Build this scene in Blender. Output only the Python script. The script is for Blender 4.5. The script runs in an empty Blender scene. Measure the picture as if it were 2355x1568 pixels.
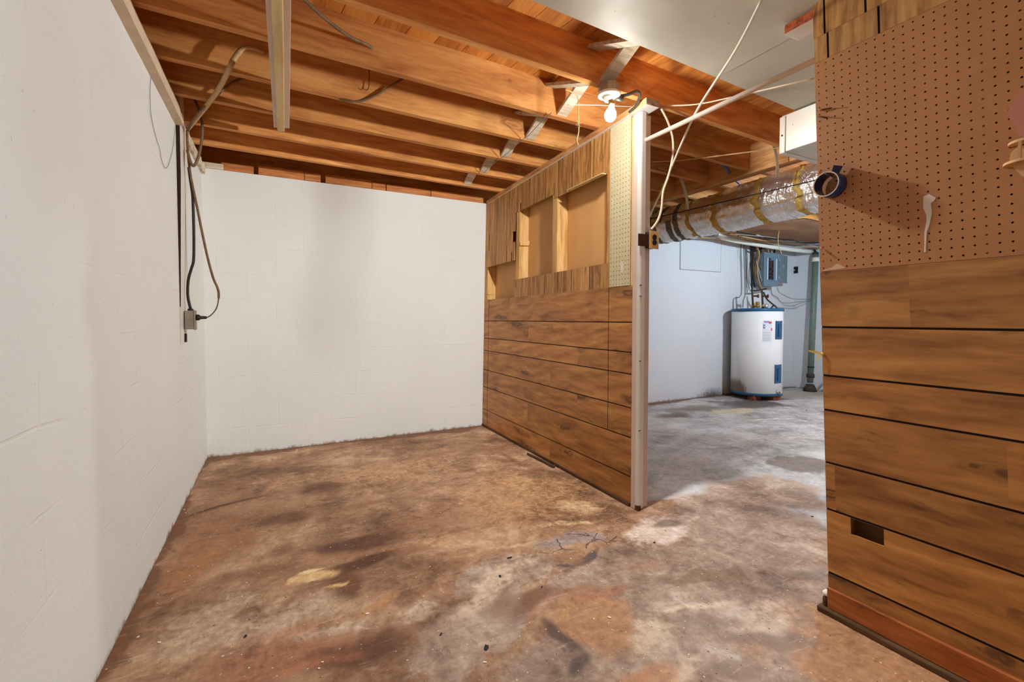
import bpy, math, random
from mathutils import Vector, Matrix, noise
R = random.Random(7)
S = bpy.context.scene
COL = S.collection
PI = math.pi

# ------------------------------------------------------------------ camera
F, H, PITCH, YAW = 1046.7, 1.05, math.radians(1.8), math.radians(27.3428)
PPX, PPY = 1177.5, 765.9
FW = Vector((math.sin(YAW)*math.cos(PITCH), math.cos(YAW)*math.cos(PITCH), -math.sin(PITCH)))
RT = Vector((math.cos(YAW), -math.sin(YAW), 0))
UP = RT.cross(FW)
EYE = Vector((0, 0, H))
cam = bpy.data.cameras.new('camera')
cam.sensor_width = 36; cam.lens = 36*F/2355; cam.shift_y = (PPY-784)/2355
cam.clip_start = 0.02
co = bpy.data.objects.new('camera', cam); COL.objects.link(co)
co.location = EYE; co.rotation_euler = (PI/2-PITCH, 0, -YAW)
S.camera = co

def ray(x, y): return FW*F + RT*(x-PPX) + UP*(PPY-y)
def aX(x, y, v):            # point of the plane X = v seen at a photo position
    d = ray(x, y); return EYE + d*(v/d.x)
def aY(x, y, v):
    d = ray(x, y); return EYE + d*(v/d.y)
def aZ(x, y, v):
    d = ray(x, y); return EYE + d*((v-H)/d.z)

# ------------------------------------------------------------------ materials
def lin(c):
    return tuple((v/255/12.92 if v/255 <= 0.04045 else ((v/255+0.055)/1.055)**2.4) for v in c)
class NT:
    def __init__(s, name, rough=0.6, metal=0.0, spec=0.3):
        s.m = bpy.data.materials.new(name); s.m.use_nodes = True
        s.t = s.m.node_tree; s.N = s.t.nodes; s.L = s.t.links
        s.b = s.N['Principled BSDF']
        s.b.inputs['Roughness'].default_value = rough
        s.b.inputs['Metallic'].default_value = metal
        s.b.inputs['Specular IOR Level'].default_value = spec
        s._co = None
    def n(s, t, **k):
        o = s.N.new(t)
        for a, v in k.items(): setattr(o, a, v)
        return o
    def put(s, sock, v):
        if isinstance(v, bpy.types.NodeSocket): s.L.new(v, sock)
        else:
            try: sock.default_value = v
            except Exception:
                sock.default_value = (*v, 1) if len(v) == 3 else v
    def co(s):
        if s._co is None: s._co = s.n('ShaderNodeTexCoord').outputs['Object']
        return s._co
    def map(s, scale=(1,1,1), rot=(0,0,0), loc=(0,0,0), v=None):
        m = s.n('ShaderNodeMapping')
        s.L.new(v or s.co(), m.inputs[0])
        s.put(m.inputs['Scale'], scale); s.put(m.inputs['Rotation'], rot); s.put(m.inputs['Location'], loc)
        return m.outputs[0]
    def noise(s, v, scale, detail=4, rough=0.55, dist=0.0, color=False):
        o = s.n('ShaderNodeTexNoise'); s.L.new(v, o.inputs['Vector'])
        o.inputs['Scale'].default_value = scale; o.inputs['Detail'].default_value = detail
        o.inputs['Roughness'].default_value = rough; o.inputs['Distortion'].default_value = dist
        return o.outputs['Color' if color else 'Fac']
    def math(s, op, a, b=0.0, c=None, clamp=False):
        o = s.n('ShaderNodeMath', operation=op, use_clamp=clamp)
        s.put(o.inputs[0], a); s.put(o.inputs[1], b)
        if c is not None: s.put(o.inputs[2], c)
        return o.outputs[0]
    def ss(s, v, a, b, lo=0.0, hi=1.0):
        o = s.n('ShaderNodeMapRange', interpolation_type='SMOOTHSTEP')
        s.put(o.inputs['Value'], v)
        if a > b: a, b, lo, hi = b, a, hi, lo
        s.put(o.inputs['From Min'], a); s.put(o.inputs['From Max'], b)
        s.put(o.inputs['To Min'], lo); s.put(o.inputs['To Max'], hi)
        return o.outputs[0]
    def ramp(s, v, *stops):
        o = s.n('ShaderNodeValToRGB'); s.put(o.inputs[0], v)
        e = o.color_ramp.elements
        while len(e) < len(stops): e.new(0.5)
        for i, (p, c) in enumerate(stops): e[i].position = p; e[i].color = (*c, 1)
        return o.outputs[0]
    def mix(s, f, a, b, mode='MIX'):
        o = s.n('ShaderNodeMix', data_type='RGBA', blend_type=mode)
        s.put(o.inputs[0], f); s.put(o.inputs[6], a); s.put(o.inputs[7], b)
        return o.outputs[2]
    def vadd(s, a, b, op='ADD'):
        o = s.n('ShaderNodeVectorMath', operation=op); s.put(o.inputs[0], a); s.put(o.inputs[1], b)
        return o.outputs[0]
    def scale(s, a, k):
        o = s.n('ShaderNodeVectorMath', operation='SCALE'); s.put(o.inputs[0], a); s.put(o.inputs['Scale'], k)
        return o.outputs[0]
    def sep(s, v):
        o = s.n('ShaderNodeSeparateXYZ'); s.L.new(v, o.inputs[0]); return o.outputs
    def color(s, c): s.put(s.b.inputs['Base Color'], c)
    def bump(s, h, strength=0.3, dist=0.01):
        o = s.n('ShaderNodeBump'); s.put(o.inputs['Height'], h)
        o.inputs['Strength'].default_value = strength; o.inputs['Distance'].default_value = dist
        s.L.new(o.outputs[0], s.b.inputs['Normal'])

M = {}
def plain(key, rgb, rough=0.6, metal=0.0, spec=0.3, var=0.12, nscale=18):
    n = NT(key, rough, metal, spec)
    c = lin(rgb)
    f = n.noise(n.co(), nscale, 4)
    n.color(n.ramp(f, (0.3, tuple(v*(1-var) for v in c)), (0.7, tuple(min(1, v*(1+var)) for v in c))))
    M[key] = n.m
    return n

def wood(key, axis, light, mid, dark, knots=0.0, stretch=14, scale=1.0, rough=0.65, contrast=1.0, spec=0.2, tone=0.0, kcol=None, bump=0.05, figure=0.0):
    """grain along one axis; the 'tone' face attribute shifts the grain per plank"""
    n = NT(key, rough, 0, spec)
    sc = [stretch, stretch, stretch]; sc['xyz'.index(axis)] = 1.0
    at = n.n('ShaderNodeAttribute', attribute_type='GEOMETRY', attribute_name='tone')
    tv = at.outputs['Fac']
    off = n.n('ShaderNodeCombineXYZ')
    for i in range(3): n.put(off.inputs[i], n.math('MULTIPLY', tv, 13.7+5*i))
    v0 = n.vadd(n.co(), off.outputs[0])
    warp = n.noise(v0, 2.2*scale, 3, color=True)
    v1 = n.vadd(v0, n.scale(n.vadd(warp, (0.5, 0.5, 0.5), 'SUBTRACT'), 0.07))
    g = n.noise(n.map([a*1.1*scale for a in sc], v=v1), 1.6, 6, 0.6, 0.6)
    fine = n.noise(n.map([a*4*scale if a > 1 else 2*scale for a in sc], v=v0), 2.0, 3)
    f = n.math('MULTIPLY_ADD', n.math('SUBTRACT', fine, 0.5), 0.35, g)
    if figure:
        wv = n.n('ShaderNodeTexWave', wave_type='BANDS', bands_direction='DIAGONAL', wave_profile='SIN')
        n.L.new(n.map([a*0.5*scale if a > 1 else 0.35*scale for a in sc], v=v1), wv.inputs['Vector'])
        wv.inputs['Scale'].default_value = 2.2; wv.inputs['Distortion'].default_value = 9.0
        wv.inputs['Detail'].default_value = 3.0; wv.inputs['Detail Scale'].default_value = 0.9; wv.inputs['Detail Roughness'].default_value = 0.55
        f = n.math('MULTIPLY_ADD', n.math('SUBTRACT', wv.outputs['Fac'], 0.5), figure, f)
    c = n.ramp(f, (0.5-0.22/contrast, lin(dark)), (0.5, lin(mid)), (0.5+0.2/contrast, lin(light)))
    if knots:
        along = [18*scale if a > 1 else 3.2*scale for a in sc]
        wk = n.vadd(n.map(along, v=v1), n.scale(n.noise(v0, 9*scale, 3, color=True), 0.9))
        vz = n.n('ShaderNodeTexVoronoi'); n.L.new(wk, vz.inputs['Vector']); vz.inputs['Scale'].default_value = 0.42
        d = vz.outputs['Distance']
        rings = n.math('SINE', n.math('MULTIPLY', d, 46.0))
        k2 = n.math('MULTIPLY', n.ss(d, 0.40, 0.10), n.ss(rings, -0.8, 0.6, 0.4, 1.0))
        pick = n.ss(n.noise(n.map([a*0.2*scale if a > 1 else 1.1*scale for a in sc], v=v0), 1.0, 1), 0.42, 0.52)
        wisp = n.noise(n.map([a*2.6*scale if a > 1 else 3.2*scale for a in sc], v=v1), 1.3, 5, 0.7, 0.3)
        kk = n.math('MAXIMUM', n.math('MULTIPLY', k2, pick), n.ss(wisp, 0.56, 0.74, 0, 0.7))
        c = n.mix(n.math('MULTIPLY', kk, knots), c, lin(kcol or dark))
    if tone:
        hsv = n.n('ShaderNodeHueSaturation'); n.put(hsv.inputs['Color'], c)
        n.put(hsv.inputs['Value'], n.ss(tv, 0.0, 1.0, 1-tone, 1+tone))
        c = hsv.outputs[0]
    n.color(c)
    n.bump(fine, bump, 0.004)
    M[key] = n.m
    return n

# wall paneling: printed walnut, horizontal and vertical grain
wood('panel_h', 'y', (202, 144, 78), (176, 118, 60), (132, 82, 42), knots=0.85, stretch=6, scale=1.3, rough=0.45, tone=0.10, kcol=(70, 44, 28), spec=0.3, figure=0.10, contrast=0.9)
wood('panel_v', 'z', (206, 156, 92), (182, 128, 70), (122, 80, 44), knots=0.6, stretch=9, scale=1.6, rough=0.55, tone=0.12, kcol=(96, 60, 36), spec=0.3, figure=0.12, contrast=0.9)
wood('joist', 'x', (224, 164, 96), (206, 140, 76), (172, 104, 54), knots=0.6, stretch=9, scale=1.0, rough=0.75, tone=0.10, kcol=(112, 52, 24))
wood('lumber', 'z', (232, 194, 132), (218, 172, 106), (182, 130, 72), knots=0.3, stretch=10, scale=1.2, rough=0.75)
wood('lumber_y', 'y', (226, 180, 124), (208, 152, 96), (164, 104, 58), knots=0.2, stretch=10, scale=1.2, rough=0.75)
wood('lumber_x', 'x', (204, 140, 84), (184, 116, 64), (140, 80, 42), knots=0.3, stretch=10, scale=1.2, rough=0.8)
wood('redboard', 'y', (184, 112, 58), (164, 92, 44), (126, 64, 30), knots=0.5, stretch=8, scale=1.4, rough=0.7, kcol=(60, 26, 12))
wood('dirtywood', 'y', (112, 84, 58), (86, 60, 38), (48, 32, 20), stretch=8, scale=1.3, rough=0.9, contrast=0.8)
wood('subfloor', 'y', (214, 146, 70), (196, 122, 52), (150, 82, 34), knots=0.5, stretch=8, scale=1.0, rough=0.75, tone=0.12, kcol=(104, 50, 20))
wood('strip_wood', 'x', (226, 212, 190), (206, 188, 160), (160, 136, 104), stretch=8, scale=1.5, rough=0.8, tone=0.12)
wood('rough_end', 'x', (196, 110, 70), (176, 86, 50), (120, 48, 26), stretch=6, scale=6, rough=0.95, bump=0.6)
wood('endgrain', 'x', (190, 170, 150), (150, 130, 112), (96, 80, 68), stretch=7, scale=6, rough=0.9)
wood('pale_board', 'y', (228, 206, 158), (214, 188, 136), (190, 156, 104), stretch=8, scale=1.2, rough=0.7, contrast=0.8)
plain('hardboard', (170, 116, 70), 0.6, nscale=6, var=0.08)
plain('back_board', (212, 158, 96), 0.62, nscale=4, var=0.08)
plain('peg_brown', (180, 122, 76), 0.5, nscale=7, var=0.07)
plain('peg_cream', (204, 190, 150), 0.55, nscale=9, var=0.05)
plain('groove', (38, 20, 10), 0.8)
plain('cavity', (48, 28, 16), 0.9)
plain('panel_edge', (206, 172, 138), 0.8)
plain('white_paint', (216, 206, 194), 0.5, nscale=12, var=0.05)
plain('post_paint', (206, 182, 164), 0.55, nscale=14, var=0.06)
plain('black', (26, 24, 24), 0.5, var=0.2)
plain('black_rubber', (40, 32, 26), 0.5, var=0.2)
plain('brown_cable', (112, 84, 54), 0.6, nscale=30, var=0.3)
plain('tan_cable', (186, 148, 100), 0.55, nscale=30, var=0.15)
plain('cream_cord', (226, 200, 166), 0.6, nscale=30, var=0.1)
plain('white_cord', (232, 220, 196), 0.6, nscale=30, var=0.06)
plain('jute', (206, 168, 112), 0.9, nscale=60, var=0.2)
plain('steel_box', (150, 138, 122), 0.5, 0.5, nscale=22, var=0.2)
plain('dark_steel', (96, 92, 84), 0.45, 0.6, nscale=20, var=0.2)
plain('bright_steel', (206, 204, 196), 0.35, 0.7, nscale=20, var=0.1)
plain('rust', (74, 36, 20), 0.85, 0.2, nscale=40, var=0.5)
plain('porcelain', (236, 230, 214), 0.3)
plain('brass', (176, 140, 70), 0.35, 0.8)
plain('outlet_tan', (216, 166, 92), 0.45, var=0.05)
plain('tape_blue', (44, 62, 108), 0.4, nscale=10, var=0.1)
plain('tape_film', (34, 46, 84), 0.25, nscale=10, var=0.1)
plain('tape_edge', (222, 190, 168), 0.7, var=0.06)
plain('tape_core', (150, 132, 116), 0.6)
plain('pink_board', (190, 124, 100), 0.6, nscale=8, var=0.05)
plain('pale_wood', (212, 166, 112), 0.65, nscale=16, var=0.1)
plain('ribbon', (226, 180, 84), 0.5, var=0.08)
plain('glue', (222, 204, 186), 0.45, var=0.06)
plain('foam', (240, 234, 222), 0.8, var=0.04)
plain('strap', (206, 200, 172), 0.5, 0.1, var=0.05)
plain('duct_tape', (104, 94, 88), 0.55, 0.1, nscale=30, var=0.15)
plain('fiberglass', (186, 152, 78), 0.95, nscale=40, var=0.25)
plain('blue_cable', (78, 108, 168), 0.5)
plain('pvc', (232, 228, 214), 0.35, var=0.03)
plain('heater_blue', (44, 88, 124), 0.4, var=0.06)
plain('panel_gray', (112, 132, 144), 0.45, 0.1, var=0.04)
plain('panel_blue', (96, 132, 158), 0.4, 0.1, var=0.04)
plain('breaker', (34, 34, 40), 0.4)
plain('breaker_red', (178, 72, 48), 0.45)
plain('valve_red', (176, 74, 52), 0.5)
plain('copper_dark', (74, 64, 52), 0.5, 0.3, var=0.3)
plain('green_pipe', (112, 128, 118), 0.5, 0.15, nscale=24, var=0.15)
plain('iron', (70, 62, 52), 0.8, 0.2, var=0.3)
plain('brick', (140, 76, 50), 0.9, var=0.25)
plain('plywood_brown', (150, 106, 66), 0.8, nscale=14, var=0.2)
plain('kraft', (132, 96, 58), 0.6, nscale=8, var=0.35)
plain('wire_gray', (150, 150, 148), 0.5)
plain('label_red', (214, 84, 78), 0.5); plain('label_blue', (52, 82, 158), 0.5); plain('label_white', (222, 222, 226), 0.5, var=0.02)
plain('label_line', (168, 172, 182), 0.5)
plain('label_lilac', (150, 140, 196), 0.5)
plain('leaf', (40, 34, 30), 0.8); plain('chip', (226, 214, 190), 0.8)
plain('sill_paint', (206, 182, 152), 0.7, nscale=10, var=0.12)

# concrete block wall under white paint
def wallmat(key, u, tint, stain=False):
    n = NT(key, 0.62, 0, 0.25)
    c = n.sep(n.co())
    cmb = n.n('ShaderNodeCombineXYZ')
    wob = n.noise(n.co(), 3.0, 3, color=True)
    wv = n.sep(n.scale(n.vadd(wob, (0.5, 0.5, 0.5), 'SUBTRACT'), 0.035))
    n.put(cmb.inputs[0], n.math('ADD', c[u], wv[0])); n.put(cmb.inputs[1], n.math('ADD', c[2], wv[2]))
    br = n.n('ShaderNodeTexBrick'); n.L.new(cmb.outputs[0], br.inputs['Vector'])
    br.inputs['Scale'].default_value = 1.0
    br.inputs['Brick Width'].default_value = 0.4; br.inputs['Row Height'].default_value = 0.2
    br.inputs['Mortar Size'].default_value = 0.006; br.inputs['Mortar Smooth'].default_value = 0.7
    patch = n.ss(n.noise(n.co(), 2.6, 3), 0.44, 0.62)
    mort = n.math('MULTIPLY', br.outputs['Fac'], n.math('MULTIPLY_ADD', patch, 0.36, 0.03))
    lump = n.noise(n.co(), 9, 5, 0.55)
    fine = n.noise(n.co(), 70, 3, 0.6)
    pits = n.ss(n.noise(n.co(), 32, 2), 0.72, 0.80)
    h = n.math('MULTIPLY_ADD', mort, -0.6, n.math('MULTIPLY_ADD', lump, 0.8, n.math('MULTIPLY', fine, 0.16)))
    h = n.math('MULTIPLY_ADD', n.math('MULTIPLY', pits, patch), -0.7, h)
    n.bump(h, 0.42, 0.012)
    big = n.noise(n.co(), 0.9, 3)
    a = lin(tint); b = tuple(v*0.93 for v in a)
    col = n.ramp(big, (0.3, b), (0.7, a))
    col = n.mix(n.math('MULTIPLY', mort, 0.08), col, lin((150, 138, 124)))
    spk = n.ss(n.noise(n.co(), 55, 2), 0.74, 0.78)
    col = n.mix(n.math('MULTIPLY', spk, 0.35), col, lin((120, 104, 90)))
    # grime and soaked-up dirt along the foot of the wall
    gr = n.noise(n.map((1, 1, 0.6)), 13, 5, 0.7)
    low = n.ss(n.math('MULTIPLY_ADD', n.math('SUBTRACT', gr, 0.5), 0.10, c[2]), 0.022, -0.012, 0, 0.9)
    col = n.mix(low, col, lin((120, 90, 66)))
    if stain:
        dx = n.math('DIVIDE', n.math('SUBTRACT', c[0], 5.25), 0.42)
        dz = n.math('DIVIDE', n.math('SUBTRACT', c[2], 0.0), 0.16)
        r = n.math('SQRT', n.math('ADD', n.math('MULTIPLY', dx, dx), n.math('MULTIPLY', dz, dz)))
        sm = n.ss(n.math('MULTIPLY_ADD', n.noise(n.co(), 22, 5, 0.75), 1.3, r), 1.55, 0.75)
        col = n.mix(n.math('MULTIPLY', sm, 0.85), col, lin((70, 66, 62)))
    n.color(col)
    M[key] = n.m
wallmat('wall_paint', 1, (222, 220, 213))
wallmat('wall_paint_x', 0, (222, 220, 213))
wallmat('wall_paint_far', 0, (222, 224, 228), True)
wallmat('wall_paint_right', 1, (222, 224, 228))

# concrete floor: tan-stained near room, grey beyond the doorway; the stains are laid out on the floor mesh
STAINS = [  # photo position of the centre, half-axes in metres, turn, softness, strength, colour
    # smooth tan area in front of the partition, paler worn places
    (1230, 1140, 0.36, 0.34, 0, 0.5, 0.55, (186, 140, 98)), (1330, 1165, 0.14, 0.08, -20, 0.7, 0.7, (212, 178, 136)),
    (1190, 1110, 0.13, 0.10, 0, 0.8, 0.5, (200, 156, 114)), (930, 1080, 0.4, 0.22, 0, 0.7, 0.5, (192, 150, 112)),
    (690, 1100, 0.24, 0.10, 0, 0.8, 0.35, (190, 146, 108)), (1010, 1040, 0.3, 0.05, 0, 0.8, 0.4, (196, 154, 118)),
    (520, 1430, 0.16, 0.15, 0, 0.8, 0.7, (184, 158, 132)), (690, 1410, 0.16, 0.07, 20, 0.8, 0.65, (186, 160, 136)),
    (560, 1275, 0.10, 0.05, 0, 0.8, 0.6, (188, 154, 122)), (600, 1225, 0.13, 0.04, 0, 0.8, 0.4, (184, 146, 112)),
    (1500, 1210, 0.20, 0.10, 10, 0.5, 0.85, (214, 194, 178)), (1150, 1345, 0.24, 0.05, 25, 0.6, 0.5, (216, 188, 158)),
    (950, 1400, 0.10, 0.05, 10, 0.7, 0.5, (196, 172, 148)), (760, 1440, 0.12, 0.03, 0, 0.7, 0.45, (200, 176, 152)),
    (1010, 1240, 0.30, 0.05, 0, 0.8, 0.45, (192, 148, 108)), (1300, 1205, 0.16, 0.02, -15, 0.6, 0.6, (216, 186, 146)),
    (1180, 1255, 0.12, 0.015, -12, 0.6, 0.5, (216, 184, 148)), (1520, 1460, 0.10, 0.06, 0, 0.6, 0.6, (216, 192, 162)),
    (1600, 1400, 0.12, 0.015, -20, 0.6, 0.6, (222, 198, 172)), (1560, 1550, 0.1, 0.03, 0, 0.6, 0.5, (206, 176, 148)),
    (1780, 1430, 0.12, 0.06, 0, 0.6, 0.4, (212, 186, 164)),
    # brown soaks
    (560, 1190, 0.45, 0.34, 0, 0.8, 0.4, (132, 90, 60)), (700, 1310, 0.30, 0.12, 0, 0.8, 0.35, (136, 92, 60)), (480, 1250, 0.10, 0.3, 0, 0.7, 0.5, (138, 92, 58)), (700, 1530, 0.4, 0.08, 0, 0.8, 0.4, (128, 88, 66)),
    (520, 1165, 0.22, 0.022, 20, 0.6, 0.9, (82, 46, 28)), (740, 1120, 0.14, 0.10, 0, 0.5, 0.85, (96, 60, 42)), (650, 1195, 0.18, 0.09, 10, 0.6, 0.8, (100, 64, 44)),
    (840, 1245, 0.17, 0.085, 0, 0.5, 0.95, (88, 54, 38)), (840, 1292, 0.11, 0.055, 15, 0.5, 0.95, (84, 50, 34)), (790, 1340, 0.07, 0.09, 0, 0.6, 0.85, (98, 58, 36)),
    (640, 1270, 0.10, 0.05, 0, 0.8, 0.6, (112, 70, 46)), (790, 1490, 0.15, 0.07, 0, 0.5, 0.9, (94, 58, 40)), (980, 1050, 0.2, 0.08, 0, 0.9, 0.4, (120, 78, 54)),
    (560, 1330, 0.13, 0.05, 0, 0.8, 0.5, (116, 74, 48)), (1000, 1200, 0.3, 0.12, 0, 0.8, 0.35, (130, 88, 62)), (1100, 1030, 0.2, 0.12, 0, 0.8, 0.45, (126, 84, 64)),
    (500, 1120, 0.16, 0.12, 0, 0.8, 0.5, (112, 70, 46)), (930, 1265, 0.10, 0.05, 0, 0.7, 0.5, (112, 70, 46)), (880, 1150, 0.25, 0.03, 0, 0.7, 0.4, (116, 74, 50)),
    (1240, 1395, 0.16, 0.045, 12, 0.5, 0.8, (112, 70, 50)), (1160, 1410, 0.10, 0.05, 0, 0.6, 0.5, (120, 82, 60)), (600, 1400, 0.05, 0.02, 0, 0.6, 0.5, (110, 70, 46)),
    # rust-coloured areas
    (1400, 1440, 0.155, 0.135, 0, 0.3, 0.85, (168, 120, 80)), (1370, 1365, 0.13, 0.055, 0, 0.4, 0.75, (158, 108, 76)), (1480, 1560, 0.12, 0.04, 0, 0.5, 0.6, (176, 118, 76)),
    (650, 1500, 0.17, 0.06, 0, 0.7, 0.7, (156, 104, 78)), (690, 1440, 0.10, 0.03, 0, 0.6, 0.4, (172, 116, 80)), (620, 1555, 0.2, 0.03, 0, 0.6, 0.6, (168, 108, 78)),
    (430, 1300, 0.06, 0.24, 0, 0.7, 0.55, (156, 102, 64)), (2020, 1540, 0.24, 0.20, 0, 0.35, 0.85, (176, 128, 90)), (860, 1380, 0.1, 0.02, 20, 0.6, 0.5, (182, 124, 70)),
    # dark patches in the scuffed zone
    (1290, 1470, 0.028, 0.085, 15, 0.5, 0.95, (84, 62, 50)), (1330, 1525, 0.05, 0.025, 0, 0.5, 0.95, (84, 66, 54)), (1640, 1330, 0.20, 0.045, -28, 0.3, 0.85, (132, 106, 82)),
    (1530, 1195, 0.10, 0.035, -10, 0.5, 0.85, (118, 94, 76)), (1840, 1305, 0.07, 0.035, -10, 0.6, 0.75, (120, 98, 86)), (1640, 1440, 0.14, 0.03, -25, 0.6, 0.55, (140, 122, 108)),
    (1790, 1480, 0.12, 0.035, -30, 0.6, 0.7, (124, 102, 88)), (1700, 1540, 0.10, 0.03, -25, 0.6, 0.6, (130, 106, 90)), (1480, 1300, 0.12, 0.03, -15, 0.6, 0.5, (160, 120, 96)),
    # grey cracked patch, chalky patch
    (1310, 1245, 0.17, 0.06, -8, 0.35, 0.9, (146, 128, 120)), (1345, 1285, 0.06, 0.025, 20, 0.5, 0.95, (88, 76, 74)), (1305, 1300, 0.035, 0.015, -50, 0.5, 0.9, (90, 80, 80)),
    (735, 1330, 0.08, 0.036, 10, 0.35, 0.9, (216, 180, 128)), (730, 1316, 0.045, 0.012, 12, 0.5, 0.9, (240, 214, 166)), (770, 1345, 0.04, 0.008, 12, 0.5, 0.8, (228, 188, 120)),
    # grey room stains
    (1850, 1065, 0.24, 0.17, 0, 0.15, 0.85, (116, 104, 96)), (1740, 925, 0.62, 0.24, 0, 0.5, 0.9, (80, 76, 74)), (1600, 940, 0.35, 0.20, 0, 0.6, 0.7, (112, 98, 84)),
    (1540, 955, 0.22, 0.10, 0, 0.5, 0.8, (104, 86, 70)), (1690, 945, 0.28, 0.12, 0, 0.6, 0.8, (198, 184, 152)), (1640, 990, 0.3, 0.16, 0, 0.7, 0.6, (206, 204, 206)),
    (1600, 1060, 0.5, 0.25, 0, 0.8, 0.35, (176, 174, 174)), (1850, 905, 0.5, 0.2, 0, 0.8, 0.5, (152, 140, 116)), (1790, 965, 0.3, 0.02, -20, 0.5, 0.6, (226, 222, 216)),
    (1640, 1030, 0.25, 0.03, -25, 0.6, 0.4, (128, 118, 110)), (1780, 1010, 0.3, 0.1, 0, 0.8, 0.5, (200, 188, 178)),
]
def floormat():
    n = NT('concrete_floor', 0.62, 0, 0.3)
    co = n.co()
    a = n.n('ShaderNodeAttribute', attribute_type='GEOMETRY', attribute_name='stain')
    fin = n.noise(co, 38, 4, 0.7)
    mid = n.noise(co, 5.5, 6, 0.68, 0.5)
    big = n.noise(co, 1.6, 3, 0.6)
    f = n.math('MULTIPLY_ADD', n.math('SUBTRACT', mid, 0.5), 0.9, big)
    brown = n.ramp(f, (0.24, lin((96, 66, 46))), (0.42, lin((138, 101, 74))), (0.56, lin((166, 129, 99))), (0.75, lin((198, 164, 132))))
    grey = n.ramp(f, (0.22, lin((120, 118, 117))), (0.45, lin((168, 166, 166))), (0.62, lin((193, 192, 192))), (0.8, lin((212, 211, 211))))
    scuff = n.ramp(f, (0.22, lin((104, 80, 64))), (0.42, lin((142, 116, 98))), (0.57, lin((168, 144, 126))), (0.75, lin((200, 182, 166))))
    z = n.n('ShaderNodeAttribute', attribute_type='GEOMETRY', attribute_name='zone')
    zc = n.n('ShaderNodeSeparateColor'); n.L.new(z.outputs['Color'], zc.inputs[0])
    med = n.noise(co, 17, 5, 0.72, 0.8)
    rag = n.math('MULTIPLY_ADD', n.math('SUBTRACT', med, 0.5), 1.3, n.math('MULTIPLY_ADD', n.math('SUBTRACT', mid, 0.5), 0.8, n.math('MULTIPLY', n.math('SUBTRACT', fin, 0.5), 0.7)))
    def ragged(v, k=1.0): return n.ss(n.math('MULTIPLY_ADD', rag, k, v), 0.25, 0.75)
    col = n.mix(ragged(zc.outputs[0], 0.4), brown, grey)
    col = n.mix(ragged(zc.outputs[1]), col, scuff)
    al = n.math('MULTIPLY_ADD', rag, n.math('MULTIPLY', n.math('MULTIPLY', a.outputs['Alpha'], n.math('SUBTRACT', 1.0, a.outputs['Alpha'])), 4.0), a.outputs['Alpha'], clamp=True)
    col = n.mix(al, col, a.outputs['Color'])
    col = n.mix(0.75, col, n.ramp(med, (0.28, (0.22, 0.2, 0.18)), (0.72, (0.80, 0.79, 0.77))), 'SOFT_LIGHT')
    # dirt swept against the walls
    col = n.mix(n.ss(n.math('MULTIPLY_ADD', rag, 0.9, zc.outputs[2]), 0.3, 0.7, 0, 0.9), col, lin((112, 72, 46)))
    # brushed scratches, grain, specks
    sc = n.noise(n.map((4, 34, 1), (0, 0, 0.6)), 2.0, 5, 0.75, 0.6)
    col = n.mix(n.ss(sc, 0.55, 0.75, 0, 0.35), col, lin((222, 204, 184)))
    sc2 = n.noise(n.map((24, 6.0, 1), (0, 0, 0.35)), 2.0, 5, 0.75, 0.6)
    col = n.mix(n.ss(sc2, 0.54, 0.74, 0, 0.5), col, lin((104, 78, 60)))
    col = n.mix(0.4, col, n.ramp(fin, (0.3, (0.2, 0.18, 0.16)), (0.7, (0.86, 0.85, 0.83))), 'SOFT_LIGHT')
    ws = n.noise(co, 95, 0)
    col = n.mix(n.math('MULTIPLY', n.ss(ws, 0.80, 0.83), 0.8), col, lin((224, 206, 176)))
    col = n.mix(n.math('MULTIPLY', n.ss(ws, 0.20, 0.17), 0.8), col, lin((62, 44, 32)))
    # hairline cracks inside the grey patch
    vz = n.n('ShaderNodeTexVoronoi', feature='DISTANCE_TO_EDGE')
    n.L.new(n.vadd(co, n.scale(n.noise(co, 7, 3, color=True), 0.1)), vz.inputs['Vector']); vz.inputs['Scale'].default_value = 8
    crack = n.math('MULTIPLY', n.ss(vz.outputs['Distance'], 0.035, 0.005), n.ss(z.outputs['Alpha'], 0.2, 0.6, 0, 0.85))
    col = n.mix(crack, col, lin((66, 54, 52)))
    n.color(col)
    n.put(n.b.inputs['Roughness'], n.ss(mid, 0.3, 0.7, 0.5, 0.75))
    n.bump(n.math('MULTIPLY_ADD', fin, 0.4, n.math('MULTIPLY_ADD', mid, 0.8, n.math('MULTIPLY', crack, -0.5))), 0.25, 0.012)
    M['floor'] = n.m
floormat()
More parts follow.
